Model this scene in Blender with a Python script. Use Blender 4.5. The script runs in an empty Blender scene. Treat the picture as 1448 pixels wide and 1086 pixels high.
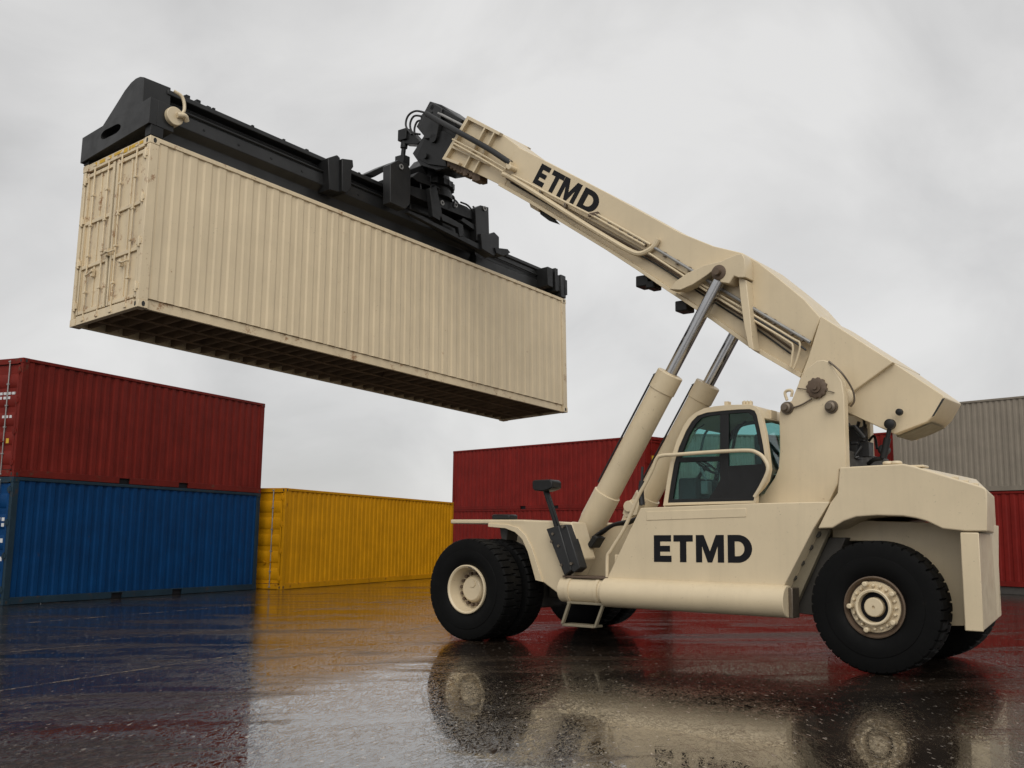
import bpy, bmesh, math, random
from mathutils import Vector, Matrix
random.seed(7)
R = math.radians
sc = bpy.context.scene
COL = sc.collection

# ------------------------------------------------------------------ camera and frames
F = 1447.47
FW = Vector((0.0, 0.98912678, 0.14706535)); RT = Vector((0.99989572, -0.00212385, 0.01428453))
UP = Vector((-0.01444156, -0.14705002, 0.98902363)); CAM = Vector((0, 0, 1.6506))
YAW = 2.4907
M0 = Vector((5.6651, 14.5201, 0))
FWD = Vector((math.cos(YAW), math.sin(YAW), 0)); LAT = Vector((-FWD.y, FWD.x, 0))
def ray(x, y): return FW + RT * ((x - 724) / F) + UP * ((543 - y) / F)
def U(x, y, w):            # point of the vehicle's long plane at lateral offset w -> (s, z)
    d = ray(x, y); t = (w - (CAM - M0).dot(LAT)) / d.dot(LAT); q = CAM + d * t - M0
    return (q.dot(FWD), q.z)
def to_local(P):
    q = P - M0; return Vector((q.dot(FWD), q.dot(LAT), q.z))
def G(x, y, z=0.0):        # point on the ground
    d = ray(x, y); t = (z - CAM.z) / d.z; return CAM + d * t
KC = 0.93                  # size of the lifted container
HU = Vector((0.61483911, 0.78770381, -0.03867264)).normalized()
HV = Vector((-0.78841757, 0.61271951, -0.05452096)); HV = (HV - HU * HV.dot(HU)).normalized()
HW = HU.cross(HV).normalized()
HO = CAM + (Vector((-5.96321399, 15.91895799, 5.18220946)) - CAM) * KC
HL, HWD, HH = 11.98 * KC, 2.05 * KC, 2.94 * KC
def CL(a, b, c):           # container frame (units before KC) -> vehicle local
    return to_local(HO + (HU * a + HV * b + HW * c) * KC)
def CB(x, y, b):           # px on the plane b -> (a, c)
    d = ray(x, y); t = (b * KC - (CAM - HO).dot(HV)) / d.dot(HV); q = CAM + d * t - HO
    return (q.dot(HU) / KC, q.dot(HW) / KC)
def CA(x, y, a):
    d = ray(x, y); t = (a * KC - (CAM - HO).dot(HU)) / d.dot(HU); q = CAM + d * t - HO
    return (q.dot(HV) / KC, q.dot(HW) / KC)

cd = bpy.data.cameras.new('camera'); cam = bpy.data.objects.new('camera', cd); COL.objects.link(cam)
cd.sensor_width = 36; cd.lens = 36 * F / 1448; cd.clip_end = 3000
mw = Matrix((RT, UP, -FW)).transposed().to_4x4(); mw.translation = CAM
cam.matrix_world = mw; sc.camera = cam

# ------------------------------------------------------------------ materials
def new_mat(name):
    m = bpy.data.materials.new(name); m.use_nodes = True
    nt = m.node_tree; b = nt.nodes['Principled BSDF']; return m, nt, b
def N(nt, t, **kw):
    n = nt.nodes.new(t)
    for k, v in kw.items():
        if k in n.inputs.keys(): n.inputs[k].default_value = v
        else: setattr(n, k, v)
    return n
def mapped(nt, scale=(1, 1, 1)):
    tc = N(nt, 'ShaderNodeTexCoord'); mp = N(nt, 'ShaderNodeMapping'); mp.inputs['Scale'].default_value = scale
    nt.links.new(tc.outputs['Object'], mp.inputs['Vector']); return mp.outputs['Vector']
def noise(nt, vec, scale, detail=4, rough=.55, dist=0):
    n = N(nt, 'ShaderNodeTexNoise', Scale=scale, Detail=detail, Roughness=rough, Distortion=dist)
    nt.links.new(vec, n.inputs['Vector']); return n.outputs['Fac']
def ramp(nt, fac, stops):
    r = N(nt, 'ShaderNodeValToRGB'); e = r.color_ramp.elements
    while len(e) < len(stops): e.new(.5)
    for i, (p, c) in enumerate(stops):
        e[i].position = p; e[i].color = (c, c, c, 1) if isinstance(c, (int, float)) else (*c, 1)
    nt.links.new(fac, r.inputs['Fac']); return r.outputs['Color']
def mix(nt, a, b, fac, blend='MIX'):
    n = N(nt, 'ShaderNodeMix', data_type='RGBA', blend_type=blend)
    for sock, v in ((n.inputs[0], fac), (n.inputs[6], a), (n.inputs[7], b)):
        if hasattr(v, 'links') or isinstance(v, bpy.types.NodeSocket): nt.links.new(v, sock)
        else: sock.default_value = v if isinstance(v, (int, float)) else (*v, 1)
    return n.outputs[2]
def paint(name, col, rough=.42, streak=.18, rust=.0, rustcol=(.16, .07, .03), var=.1, spec=.5, rust_scale=2.2, bump=.0, streak_scale=9, spots=.55):
    m, nt, b = new_mat(name)
    v = mapped(nt); vs = mapped(nt, (1, 1, .07))
    base = mix(nt, tuple(c * (1 - var) for c in col), tuple(min(1, c * (1 + var)) for c in col), ramp(nt, noise(nt, v, 1.3, 6, .6), [(.3, 0), (.7, 1)]))
    if streak:
        s = ramp(nt, noise(nt, vs, streak_scale, 5, .65), [(.48, 0), (.78, 1)])
        sm = N(nt, 'ShaderNodeMath', operation='MULTIPLY'); nt.links.new(s, sm.inputs[0]); sm.inputs[1].default_value = streak
        base = mix(nt, base, tuple(c * .45 for c in col), sm.outputs[0])
    if spots:
        sp_ = ramp(nt, noise(nt, v, 26, 3, .6), [(.665, 0), (.70, 1)]); sf = ramp(nt, noise(nt, v, 1.7, 3), [(.45, 0), (.7, spots)])
        mm_ = N(nt, 'ShaderNodeMath', operation='MULTIPLY'); nt.links.new(sp_, mm_.inputs[0]); nt.links.new(sf, mm_.inputs[1])
        base = mix(nt, base, tuple(c * .32 for c in col), mm_.outputs[0])
    if rust:
        rr = ramp(nt, noise(nt, v, rust_scale, 12, .78), [(.665 - .11 * rust, 0), (.72 - .09 * rust, 1)])
        base = mix(nt, base, rustcol, rr)
    nt.links.new(base, b.inputs['Base Color'])
    rg = ramp(nt, noise(nt, v, 5, 6, .6), [(.3, max(.02, rough - .1)), (.7, rough + .12)])
    nt.links.new(rg, b.inputs['Roughness']); b.inputs['Specular IOR Level'].default_value = spec
    bp = N(nt, 'ShaderNodeBump', Strength=.12 + bump, Distance=.006)
    nt.links.new(noise(nt, v, 2.2, 3, .5), bp.inputs['Height']); nt.links.new(bp.outputs['Normal'], b.inputs['Normal'])
    return m
def plain(name, col, rough=.5, metal=0, spec=.5, var=.25, scale=6):
    m, nt, b = new_mat(name); v = mapped(nt)
    base = mix(nt, tuple(c * (1 - var) for c in col), tuple(min(1, c * (1 + var)) for c in col), noise(nt, v, scale, 6, .65))
    nt.links.new(base, b.inputs['Base Color']); b.inputs['Metallic'].default_value = metal
    rg = ramp(nt, noise(nt, v, scale * 1.7, 5), [(.3, max(.03, rough - .1)), (.7, min(1, rough + .12))])
    nt.links.new(rg, b.inputs['Roughness']); b.inputs['Specular IOR Level'].default_value = spec
    return m
TAN = (.60, .496, .335)
TANC = (.625, .510, .340)
M = {
 'tan': paint('tan_vehicle_paint', TAN, .40, .13, .34, (.24, .145, .075), .07, rust_scale=5),
 'tan_panel': paint('tan_panel_paint', TAN, .38, .10, .22, (.26, .165, .09), var=.06, rust_scale=6),
 'tan_box': paint('tan_container_paint', TANC, .5, .24, .34, (.30, .17, .08), .06, rust_scale=4),
 'tan_box_edge': paint('tan_container_frame_paint', TANC, .5, .22, .95, (.27, .14, .06), .1, rust_scale=4.2),
 'black': paint('black_spreader_paint', (.020, .0202, .0205), .38, .1, .0, var=.35, spec=.3),
 'black2': plain('black_fittings', (.011, .0112, .0115), .42, spec=.28),
 'rubber': paint('tyre_rubber', (.004, .004, .004), .58, 0, .3, (.010, .0085, .007), .3, spec=.10, rust_scale=3),
 'chrome': plain('chrome_rod', (.42, .42, .43), .16, 1, var=.1),
 'steel': plain('worn_steel', (.16, .13, .10), .45, .7),
 'brown': plain('rusty_brown_metal', (.11, .075, .05), .6, .2),
 'under': paint('underframe_brown', (.17, .115, .07), .75, .2, .5, (.05, .03, .018), .3, spec=.2),
 'dark': plain('dark_chassis', (.05, .045, .038), .6),
 'ink': plain('black_lettering', (.007, .007, .009), .6, var=.15, spec=.2),
 'hose': plain('black_hose', (.012, .012, .013), .45),
 'seat': plain('seat_cloth', (.05, .052, .055), .8),
 'gasket': plain('door_gasket', (.02, .02, .018), .7),
 'yellow_mark': plain('yellow_mark', (.55, .33, .02), .6),
 'white_mark': plain('white_mark', (.55, .55, .55), .6),
 'galv': plain('galvanised_rod', (.27, .265, .255), .45, .3),
 'olive': plain('olive_shaded_tan_steel', (.20, .17, .115), .6),  # ladder's own olive; on the strut, tan with shade put into the colour
 'plinth': plain('bearer_timber', (.05, .045, .04), .8),
}
def glass_mat():
    m, nt, b = new_mat('tinted_cab_glass')
    b.inputs['Base Color'].default_value = (.44, .70, .69, 1); b.inputs['Transmission Weight'].default_value = 1
    b.inputs['Roughness'].default_value = .01; b.inputs['IOR'].default_value = 1.3
    v = mapped(nt); bp = N(nt, 'ShaderNodeBump', Strength=.02, Distance=.01)
    nt.links.new(noise(nt, v, 2, 2), bp.inputs['Height']); nt.links.new(bp.outputs['Normal'], b.inputs['Normal'])
    return m
M['glass'] = glass_mat()
def box_mats(nm, col, rust=.5, rustcol=(.10, .04, .025), var=.12, streak=.25):
    M[nm] = paint(nm + '_container_paint', col, .5, streak, rust * .5, rustcol, var, rust_scale=2.5, spec=.12)
    M[nm + '_edge'] = paint(nm + '_container_frame_paint', (.016, .034, .050) if nm == 'blue' else tuple(c * .9 for c in col), .55, streak, rust, rustcol, var, rust_scale=3.5, spec=.12)
box_mats('red', (.155, .015, .010), .9, streak=.4, var=.2); box_mats('crimson', (.165, .012, .009), .9, streak=.4, var=.2, rustcol=(.07, .02, .015))
box_mats('blue', (.0005, .036, .122), .9, (.05, .035, .03), streak=.4, var=.2); box_mats('yellow', (.55, .250, .004), .8, (.16, .06, .012), streak=.35, var=.14)
box_mats('grey', (.235, .205, .165), .3, (.14, .10, .07))

def ground_mat():
    m, nt, b = new_mat('wet_asphalt')
    tc = N(nt, 'ShaderNodeTexCoord')
    def mp(scale, rot=0):
        n = N(nt, 'ShaderNodeMapping'); n.inputs['Scale'].default_value = scale; n.inputs['Rotation'].default_value = (0, 0, rot)
        r = N(nt, 'ShaderNodeMapping'); r.inputs['Rotation'].default_value = (0, 0, rot)
        nt.links.new(tc.outputs['Object'], r.inputs['Vector']); n.inputs['Rotation'].default_value = (0, 0, 0)
        nt.links.new(r.outputs['Vector'], n.inputs['Vector']); return n.outputs['Vector']
    def mul(a, k):
        n = N(nt, 'ShaderNodeMath', operation='MULTIPLY'); nt.links.new(a, n.inputs[0])
        if isinstance(k, (int, float)): n.inputs[1].default_value = k
        else: nt.links.new(k, n.inputs[1])
        return n.outputs[0]
    def add(a, b_):
        n = N(nt, 'ShaderNodeMath', operation='ADD'); nt.links.new(a, n.inputs[0]); nt.links.new(b_, n.inputs[1]); return n.outputs[0]
    rot = R(-14)
    v = mp((1, 1, 1)); big = noise(nt, mp((.10, .34, 1), rot), 1.0, 6, .6, .7)
    agg = noise(nt, v, 55, 5, .7)
    spk = ramp(nt, noise(nt, mp((1, .32, 1)), 21, 2, .5), [(.655, 0), (.70, 1)])
    grit = ramp(nt, noise(nt, mp((1, .3, 1)), 15, 3, .6), [(.66, 0), (.70, 1)])
    c = mix(nt, (.013, .0092, .0068), (.040, .028, .020), ramp(nt, big, [(.38, 0), (.66, 1)]))
    c = mix(nt, c, (.055, .041, .030), ramp(nt, agg, [(.5, 0), (.8, .5)]))
    c = mix(nt, c, (.30, .26, .22), spk); c = mix(nt, c, (.012, .009, .007), grit)
    nt.links.new(c, b.inputs['Base Color'])
    def blob(x, y, rx, ry):                      # soft ellipse on the ground, 1 at its centre
        P = G(x, y); sb = N(nt, 'ShaderNodeVectorMath', operation='SUBTRACT'); nt.links.new(tc.outputs['Object'], sb.inputs[0]); sb.inputs[1].default_value = P
        ml = N(nt, 'ShaderNodeVectorMath', operation='MULTIPLY'); nt.links.new(sb.outputs[0], ml.inputs[0]); ml.inputs[1].default_value = (1 / rx, 1 / ry, 0)
        ln = N(nt, 'ShaderNodeVectorMath', operation='LENGTH'); nt.links.new(ml.outputs[0], ln.inputs[0]); return ramp(nt, ln.outputs['Value'], [(.3, 1), (1, 0)])
    film = noise(nt, mp((.20, .85, 1), rot), 1.0, 8, .66, 1.0)
    film = add(film, mul(blob(500, 1030, 1.6, 3.6), -.16)); film = add(film, mul(blob(960, 1010, 3.2, 3.5), -.12)); film = add(film, mul(blob(150, 1030, 1.9, 3.0), .08)); film = add(film, mul(blob(1020, 893, 5.0, 3.2), .075)); film = add(film, mul(blob(180, 895, 4.0, 5.0), .05))
    dry = ramp(nt, film, [(.51, 0), (.63, 1)])
    rgh = ramp(nt, film, [(.46, .008), (.55, .025), (.66, .20)])
    nt.links.new(rgh, b.inputs['Roughness'])
    cw = ramp(nt, film, [(.47, .6), (.61, .0)]); nt.links.new(cw, b.inputs['Coat Weight'])
    sl = ramp(nt, film, [(.53, .5), (.65, .10)]); nt.links.new(sl, b.inputs['Specular IOR Level'])
    b.inputs['IOR'].default_value = 1.5; b.inputs['Coat IOR'].default_value = 1.33; b.inputs['Coat Roughness'].default_value = .012
    cell = N(nt, 'ShaderNodeTexVoronoi', Scale=34.0); nt.links.new(mp((1, .45, 1)), cell.inputs['Vector'])
    st_ = ramp(nt, cell.outputs['Color'], [(.0, (.010, .007, .005)), (.55, (.028, .019, .013)), (.85, (.060, .043, .031)), (1, (.15, .125, .10))])
    c = mix(nt, c, mix(nt, c, st_, .75), dry); nt.links.new(c, b.inputs['Base Color'])
    patch = ramp(nt, noise(nt, mp((.15, .25, 1), rot), 1.0, 4, .6, .8), [(.38, .2), (.62, 1)])
    def ridge(a, w):                             # thin wandering ridges where the noise crosses its middle
        n = N(nt, 'ShaderNodeMath', operation='SUBTRACT'); nt.links.new(a, n.inputs[0]); n.inputs[1].default_value = .5
        m_ = N(nt, 'ShaderNodeMath', operation='ABSOLUTE'); nt.links.new(n.outputs[0], m_.inputs[0])
        return ramp(nt, m_.outputs[0], [(0, 1), (w * .7, 0)])
    w1 = noise(nt, mp((1.6, .55, 1)), 5.5, 3, .55, 1.2)
    w2 = ridge(noise(nt, mp((1.7, .50, 1)), 6.5, 3, .6, 1.8), .05)
    w4 = ridge(noise(nt, mp((1.5, .42, 1), R(20)), 11, 3, .6, 1.5), .06)
    w3 = noise(nt, mp((.45, 1.5, 1), rot), 1.3, 4, .55, .8)
    peb = ramp(nt, noise(nt, mp((1, .32, 1)), 21, 2, .5), [(.66, 0), (.74, 1)])
    h = add(add(mul(mul(w1, .30), patch), mul(mul(add(w2, mul(w4, .6)), .26), patch)), mul(w3, .3))
    h = add(add(h, mul(peb, .35)), mul(mul(agg, dry), .4)); h = add(h, mul(mul(add(w2, w4), dry), .5))
    bp = N(nt, 'ShaderNodeBump', Strength=1.0, Distance=.0028)
    nt.links.new(h, bp.inputs['Height']); nt.links.new(bp.outputs['Normal'], b.inputs['Normal']); nt.links.new(bp.outputs['Normal'], b.inputs['Coat Normal'])
    return m
def seam_mat():
    m, nt, b = new_mat('pale_joint'); v = mapped(nt)
    b.inputs['Base Color'].default_value = (.22, .17, .115, 1); b.inputs['Roughness'].default_value = .5
    f = ramp(nt, noise(nt, mapped(nt, (1, 1, 1)), 3.2, 8, .8), [(.44, 0), (.62, 1)])
    tr = N(nt, 'ShaderNodeBsdfTransparent'); ms = N(nt, 'ShaderNodeMixShader')
    nt.links.new(f, ms.inputs[0]); nt.links.new(tr.outputs[0], ms.inputs[1]); nt.links.new(b.outputs[0], ms.inputs[2])
    nt.links.new(ms.outputs[0], nt.nodes['Material Output'].inputs['Surface'])
    return m

# ------------------------------------------------------------------ mesh builder
class MB:
    def __init__(s): s.v = []; s.f = []
    def add(s, vs, fs):
        o = len(s.v); s.v += [tuple(p) for p in vs]; s.f += [tuple(i + o for i in f) for f in fs]; return s
    def hexa(s, p):        # 8 corners: bottom 4 ccw, top 4 ccw
        return s.add(p, [(3, 2, 1, 0), (4, 5, 6, 7), (0, 1, 5, 4), (1, 2, 6, 5), (2, 3, 7, 6), (3, 0, 4, 7)])
    def box(s, x0, x1, y0, y1, z0, z1, fn=None):
        p = [(x0, y0, z0), (x1, y0, z0), (x1, y1, z0), (x0, y1, z0), (x0, y0, z1), (x1, y0, z1), (x1, y1, z1), (x0, y1, z1)]
        return s.hexa([fn(*q) for q in p] if fn else p)
    def prism(s, pts, f0, f1):   # polygon pts, two mapping functions to 3D
        n = len(pts); a = [f0(*p) for p in pts]; b = [f1(*p) for p in pts]
        return s.add(a + b, [tuple(range(n)), tuple(range(2 * n - 1, n - 1, -1))] + [(i, i + n, (i + 1) % n + n, (i + 1) % n) for i in range(n)])
    def tube(s, pts, r, n=10, cap=True):
        pts = [Vector(p) for p in pts]; m = len(pts); rings = []
        t0 = (pts[1] - pts[0]).normalized(); up = Vector((0, 0, 1)) if abs(t0.z) < .9 else Vector((1, 0, 0))
        nx = t0.cross(up).normalized()
        for i, p in enumerate(pts):
            t = ((pts[min(i + 1, m - 1)] - pts[max(i - 1, 0)])).normalized()
            nx = (nx - t * nx.dot(t)).normalized(); ny = t.cross(nx)
            rr = r[i] if isinstance(r, (list, tuple)) else r
            rings += [p + (nx * math.cos(k * 2 * math.pi / n) + ny * math.sin(k * 2 * math.pi / n)) * rr for k in range(n)]
        fs = [(i * n + k, i * n + (k + 1) % n, (i + 1) * n + (k + 1) % n, (i + 1) * n + k) for i in range(m - 1) for k in range(n)]
        if cap: fs += [tuple(range(n - 1, -1, -1)), tuple((m - 1) * n + k for k in range(n))]
        return s.add(rings, fs)
    def lathe(s, prof, c, ax, n=48, closed=False, mod=None, cap=True):  # prof: (axial, radius)
        c = Vector(c); ax = Vector(ax).normalized(); e = Vector((0, 0, 1)) if abs(ax.z) < .9 else Vector((1, 0, 0))
        e1 = ax.cross(e).normalized(); e2 = ax.cross(e1); m = len(prof); vs = []
        for i, (a, r) in enumerate(prof):
            for k in range(n):
                rr = r - (mod(i, k) if mod else 0); th = 2 * math.pi * k / n
                vs.append(c + ax * a + (e1 * math.cos(th) + e2 * math.sin(th)) * rr)
        mm = m if closed else m - 1
        fs = [(i * n + k, ((i + 1) % m) * n + k, ((i + 1) % m) * n + (k + 1) % n, i * n + (k + 1) % n) for i in range(mm) for k in range(n)]
        if not closed and cap:
            if prof[0][1] > 1e-4: fs.append(tuple(range(n)))
            if prof[-1][1] > 1e-4: fs.append(tuple((m - 1) * n + k for k in range(n - 1, -1, -1)))
        return s.add(vs, fs)
    def cyl(s, a, b, r, n=20):
        a = Vector(a); b = Vector(b); return s.tube([a, b], r, n)
    def build(s, name, mat, parent=None, bevel=0, smooth=True, label=None, segs=2, each=False):
        if each: return s.build_each(name, mat, parent, bevel)
        me = bpy.data.meshes.new(name); me.from_pydata(s.v, [], s.f); me.validate()
        bm = bmesh.new(); bm.from_mesh(me); bmesh.ops.remove_doubles(bm, verts=bm.verts, dist=1e-5)
        bmesh.ops.recalc_face_normals(bm, faces=bm.faces)
        if smooth:
            for f in bm.faces: f.smooth = True
            for e in bm.edges:
                if len(e.link_faces) == 2 and e.calc_face_angle(0) > R(32): e.smooth = False
        bm.to_mesh(me); bm.free()
        me.materials.append(M[mat] if isinstance(mat, str) else mat)
        o = bpy.data.objects.new(name, me); COL.objects.link(o)
        if parent: o.parent = parent
        if bevel:
            b = o.modifiers.new('bevel', 'BEVEL'); b.width = bevel; b.segments = segs; b.limit_method = 'ANGLE'; b.angle_limit = R(35)
            b.harden_normals = False
        if label: o['label'] = label
        return o
def build_each(s, name, mat, parent, bevel):
    par = list(range(len(s.v)))
    def find(i):
        while par[i] != i: par[i] = par[par[i]]; i = par[i]
        return i
    for f in s.f:
        for i in f[1:]: par[find(i)] = find(f[0])
    comp = {}
    for f in s.f: comp.setdefault(find(f[0]), []).append(f)
    out = []
    for fs in comp.values():
        ids = sorted({i for f in fs for i in f}); mp = {i: k for k, i in enumerate(ids)}
        m = MB(); m.add([s.v[i] for i in ids], [tuple(mp[i] for i in f) for f in fs]); out.append(m.build(name, mat, parent, bevel))
    return out
MB.build_each = build_each
def empty(name, loc=(0, 0, 0), matrix=None, label=None, cat=None, group=None, parent=None):
    o = bpy.data.objects.new(name, None); COL.objects.link(o); o.empty_display_size = .3
    if parent: o.parent = parent
    if matrix: o.matrix_world = matrix
    else: o.location = loc
    if label: o['label'] = label
    if cat: o['category'] = cat
    if group: o['group'] = group
    return o
def arc_pts(pts, n=6):     # Catmull-Rom through points
    P = [Vector(p) for p in pts]; P = [P[0] * 2 - P[1]] + P + [P[-1] * 2 - P[-2]]; out = []
    for i in range(1, len(P) - 2):
        for k in range(n):
            t = k / n; a, b, c, d = P[i - 1:i + 3]
            out.append(.5 * ((2 * b) + (c - a) * t + (2 * a - 5 * b + 4 * c - d) * t * t + (3 * b - a - 3 * c + d) * t ** 3))
    out.append(P[-2]); return out

# ------------------------------------------------------------------ ground
def ground_sheet():
    mb = MB(); mb.add([(-900, -200, 0), (900, -200, 0), (900, 1600, 0), (-900, 1600, 0)], [(0, 1, 2, 3)])
    o = mb.build('ground', ground_mat()); o['kind'] = 'structure'; return o
ground_sheet()
sm_ = seam_mat()
for (x0, y0, x1, y1, wd) in ((0, 976.6, 615, 885, .045), (0, 884, 398, 852, .05), (0, 923, 150, 911, .05), (398, 866, 600, 850, .05), (130, 906, 400, 885, .035)):
    a = G(x0, y0); b = G(x1, y1); d = (b - a).normalized(); n = Vector((-d.y, d.x, 0)) * wd * .5
    a = a - d * (2 if x0 == 0 else 0); mb = MB(); z = Vector((0, 0, .004)); segs = 24; vs = []
    for i in range(segs + 1):
        p = a.lerp(b, i / segs) + n * random.uniform(-.7, .7); k = random.uniform(.6, 1.3)
        vs += [p - n * k + z, p + n * k + z]
    mb.add(vs, [(2 * i, 2 * i + 1, 2 * i + 3, 2 * i + 2) for i in range(segs)])
    o = mb.build('ground_joint', sm_); o['kind'] = 'structure'

# ------------------------------------------------------------------ shipping containers
def corr(mb, L0, L1, z0, z1, y, depth, pitch=.278, out=-1, thick=.05):
    """corrugated sheet in the x-z plane whose outer face is y; recesses go inward (sign out = outward direction)"""
    n = max(2, round((L1 - L0) / pitch)); p = (L1 - L0) / n; pr = []
    for i in range(n):
        x = L0 + i * p
        pr += [(x, 0), (x + .42 * p, 0), (x + .55 * p, 1), (x + .87 * p, 1)]
    pr.append((L1, 0)); m = len(pr); vs = []
    for (x, k) in pr:
        yy = y - out * depth * k; yb = y - out * (depth + thick)
        vs += [(x, yy, z0), (x, yy, z1), (x, yb, z0), (x, yb, z1)]
    fs = []
    for i in range(m - 1):
        a, b = i * 4, i * 4 + 4
        fs += [(a, b, b + 1, a + 1), (a + 2, a + 3, b + 3, b + 2), (a + 1, b + 1, b + 3, a + 3), (a, a + 2, b + 2, b)]
    fs += [(0, 1, 3, 2), ((m - 1) * 4, (m - 1) * 4 + 2, (m - 1) * 4 + 3, (m - 1) * 4 + 1)]
    mb.add(vs, fs)
def casting(mb, x, y, z, sx, sy, sz):   # hollow-looking corner block with slots; grows from the outer corner inward
    a, b, c = .17, .155, .118
    X = sorted((x, x + sx * a)); Y = sorted((y, y + sy * b)); Z = sorted((z, z + sz * c))
    mb.box(*X, *Y, *Z)
def slot(mb, c, ax, rx, rz, d=.012):    # dark oval hole laid 2 mm proud of a face (axis ax)
    pts = []
    for k in range(16):
        th = 2 * math.pi * k / 16; pts.append((rx * math.cos(th), rz * math.sin(th)))
    if ax == 'y': mb.prism(pts, lambda u, v: (c[0] + u, c[1] - .003, c[2] + v), lambda u, v: (c[0] + u, c[1] + d, c[2] + v))
    else: mb.prism(pts, lambda u, v: (c[0] - .003, c[1] + u, c[2] + v), lambda u, v: (c[0] + d, c[1] + u, c[2] + v))
def container(label, matrix, L, W, H, mat, group=None, detail=2, ribs=False, pockets=True, underside=False, marks=None, pitch=.278, door_mat=None, depth=.028, rail_in=0):
    E = mat + '_edge'; root = empty('shipping_container', matrix=matrix, label=label, cat='container', group=group)
    ps = .165                                   # post size
    zb, zt = .165, H - .07
    for (y, o) in ((.02, -1), (W - .02, 1)):
        mb = MB(); corr(mb, ps + .04, L - ps - .04, zb, zt, y, depth, pitch, o)
        # flat margins next to the posts
        yy = sorted((y - o * .005, y - o * .06)); mb.box(ps - .03, ps + .04, *yy, zb, zt); mb.box(L - ps - .04, L - ps + .03, *yy, zb, zt)
        mb.build('side_panel', mat, root, smooth=False)
    mb = MB(); corr(mb, ps, L - ps, .08, W - .08, 0, .02, pitch, 1, .02)
    mb.v = [(x, z, H - .025 + y) for (x, y, z) in mb.v]; mb.build('roof', mat, root)
    mb = MB()                                   # far (blind) end
    corr(mb, ps, W - ps, zb, zt, 0, .045, .25, 1)
    mb.v = [(L - .03 + y, x, z) for (x, y, z) in mb.v]; mb.build('end_panel', mat, root)
    for (y0, y1) in ((0, .07), (W - .07, W)):   # rails
        mb = MB(); mb.box(ps, L - ps, y0, y1, H - .075, H - .002); mb.build('top_rail', E, root, .008)
        mb = MB(); yy = (y0 + rail_in, y0 + .05 + rail_in) if y0 == 0 else (y1 - .05 - rail_in, y1 - rail_in)
        if pockets:
            c = L / 2; g = (c - 1.22, c - .86, c + .86, c + 1.22)
            mb.box(ps, g[0], *yy, .006, zb - .004); mb.box(g[1], g[2], *yy, .006, zb - .004); mb.box(g[3], L - ps, *yy, .006, zb - .004)
            for q in (0, 2): mb.box(g[q], g[q + 1], *yy, zb - .03, zb)
        else: mb.box(ps, L - ps, *yy, .006, zb - .004)
        mb.build('bottom_rail', E, root, .006)
        if pockets and y0 == 0:
            for q in (0, 2):
                mb = MB(); mb.box(g[q] + .003, g[q + 1] - .003, y0 + .045, W - .06, .003, zb - .033); mb.build('fork_pocket', 'ink', root)
    for x in (0, L):
        for y in (0, W):
            sx = 1 if x == 0 else -1; sy = 1 if y == 0 else -1
            mb = MB(); X = sorted((x + sx * .006, x + sx * ps)); Y = sorted((y + sy * .006, y + sy * (ps if x else .09)))
            mb.box(*X, *Y, .118, H - .118); mb.build('corner_post', E, root, .008)
            for z in (0, H):
                mb = MB(); casting(mb, x, y, z, sx, sy, 1 if z == 0 else -1); co = mb.build('corner_casting', E, root, .006)
                if detail > 1 and y == 0:
                    mb = MB(); zc = z + (.06 if z == 0 else -.06)
                    slot(mb, (x + sx * .085, y, zc), 'y', .028, .042)
                    if x == 0: slot(mb, (x, y + .08, zc), 'x', .022, .04)
                    mb.build('slot', 'gasket', co, each=True)
    for x in (0, L):                            # sill and header
        X = (.01, .1) if x == 0 else (L - .1, L - .01)
        mb = MB(); mb.box(*X, .155, W - .155, .006, .15); mb.build('sill', E, root, .006)
        mb = MB(); mb.box(*X, .155, W - .155, H - .13, H - .002); mb.build('header', E, root, .006)
    # floor and cross members
    mb = MB(); mb.box(.1, L - .1, .115, W - .115, .135, .16); n = int((L - .4) / .30)
    if underside:
        for i in range(n + 1):
            x = .25 + (L - .5) * i / n
            mb.box(x, x + .012, .115, W - .115, .022, .134); mb.box(x + .012, x + .055, .115, W - .115, .022, .03)
        for y in (W * .34, W * .66): mb.box(.1, L - .1, y, y + .05, .004, .02)
    mb.build('floor', 'under', root)
    # doors
    dz0, dz1 = .165, H - .14; c = W / 2; dm = door_mat or mat
    for (y0, y1) in ((.112, c - .026), (c + .026, W - .112)):
        mb = MB(); x0, x1 = .055, .10; mb.box(x0, x1, y0, y1, dz0, dz1); wd = y1 - y0
        # stiles and rails standing proud, recessed panels between
        mb.box(x0 - .034, x0, y0 + .002, y0 + .06, dz0 + .01, dz1 - .01); mb.box(x0 - .034, x0, y1 - .06, y1 - .002, dz0 + .01, dz1 - .01)
        if ribs:
            nr = 5
            for i in range(nr):
                za = dz0 + .1 + (dz1 - dz0 - .2) * i / nr; zc_ = za + (dz1 - dz0 - .2) / nr * .72
                mb.add([(x0, y0 + .06, za), (x0, y1 - .06, za), (x0, y1 - .06, zc_), (x0, y0 + .06, zc_), (x0 - .03, y0 + .06, za + .05), (x0 - .03, y1 - .06, za + .05), (x0 - .03, y1 - .06, zc_ - .05), (x0 - .03, y0 + .06, zc_ - .05)],
                       [(4, 5, 6, 7), (0, 1, 5, 4), (1, 2, 6, 5), (2, 3, 7, 6), (3, 0, 4, 7)])
        else:
            for fz in (.0, .31, .62, .965):
                za = dz0 + .01 + (dz1 - dz0 - .02) * fz; mb.box(x0 - .034, x0, y0 + .06, y1 - .06, za, za + .06)
            mb.box(x0 - .018, x0, y0 + wd * .47, y0 + wd * .53, dz0 + .05, dz1 - .05)
        d = mb.build('door', dm, root, .005)
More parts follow.
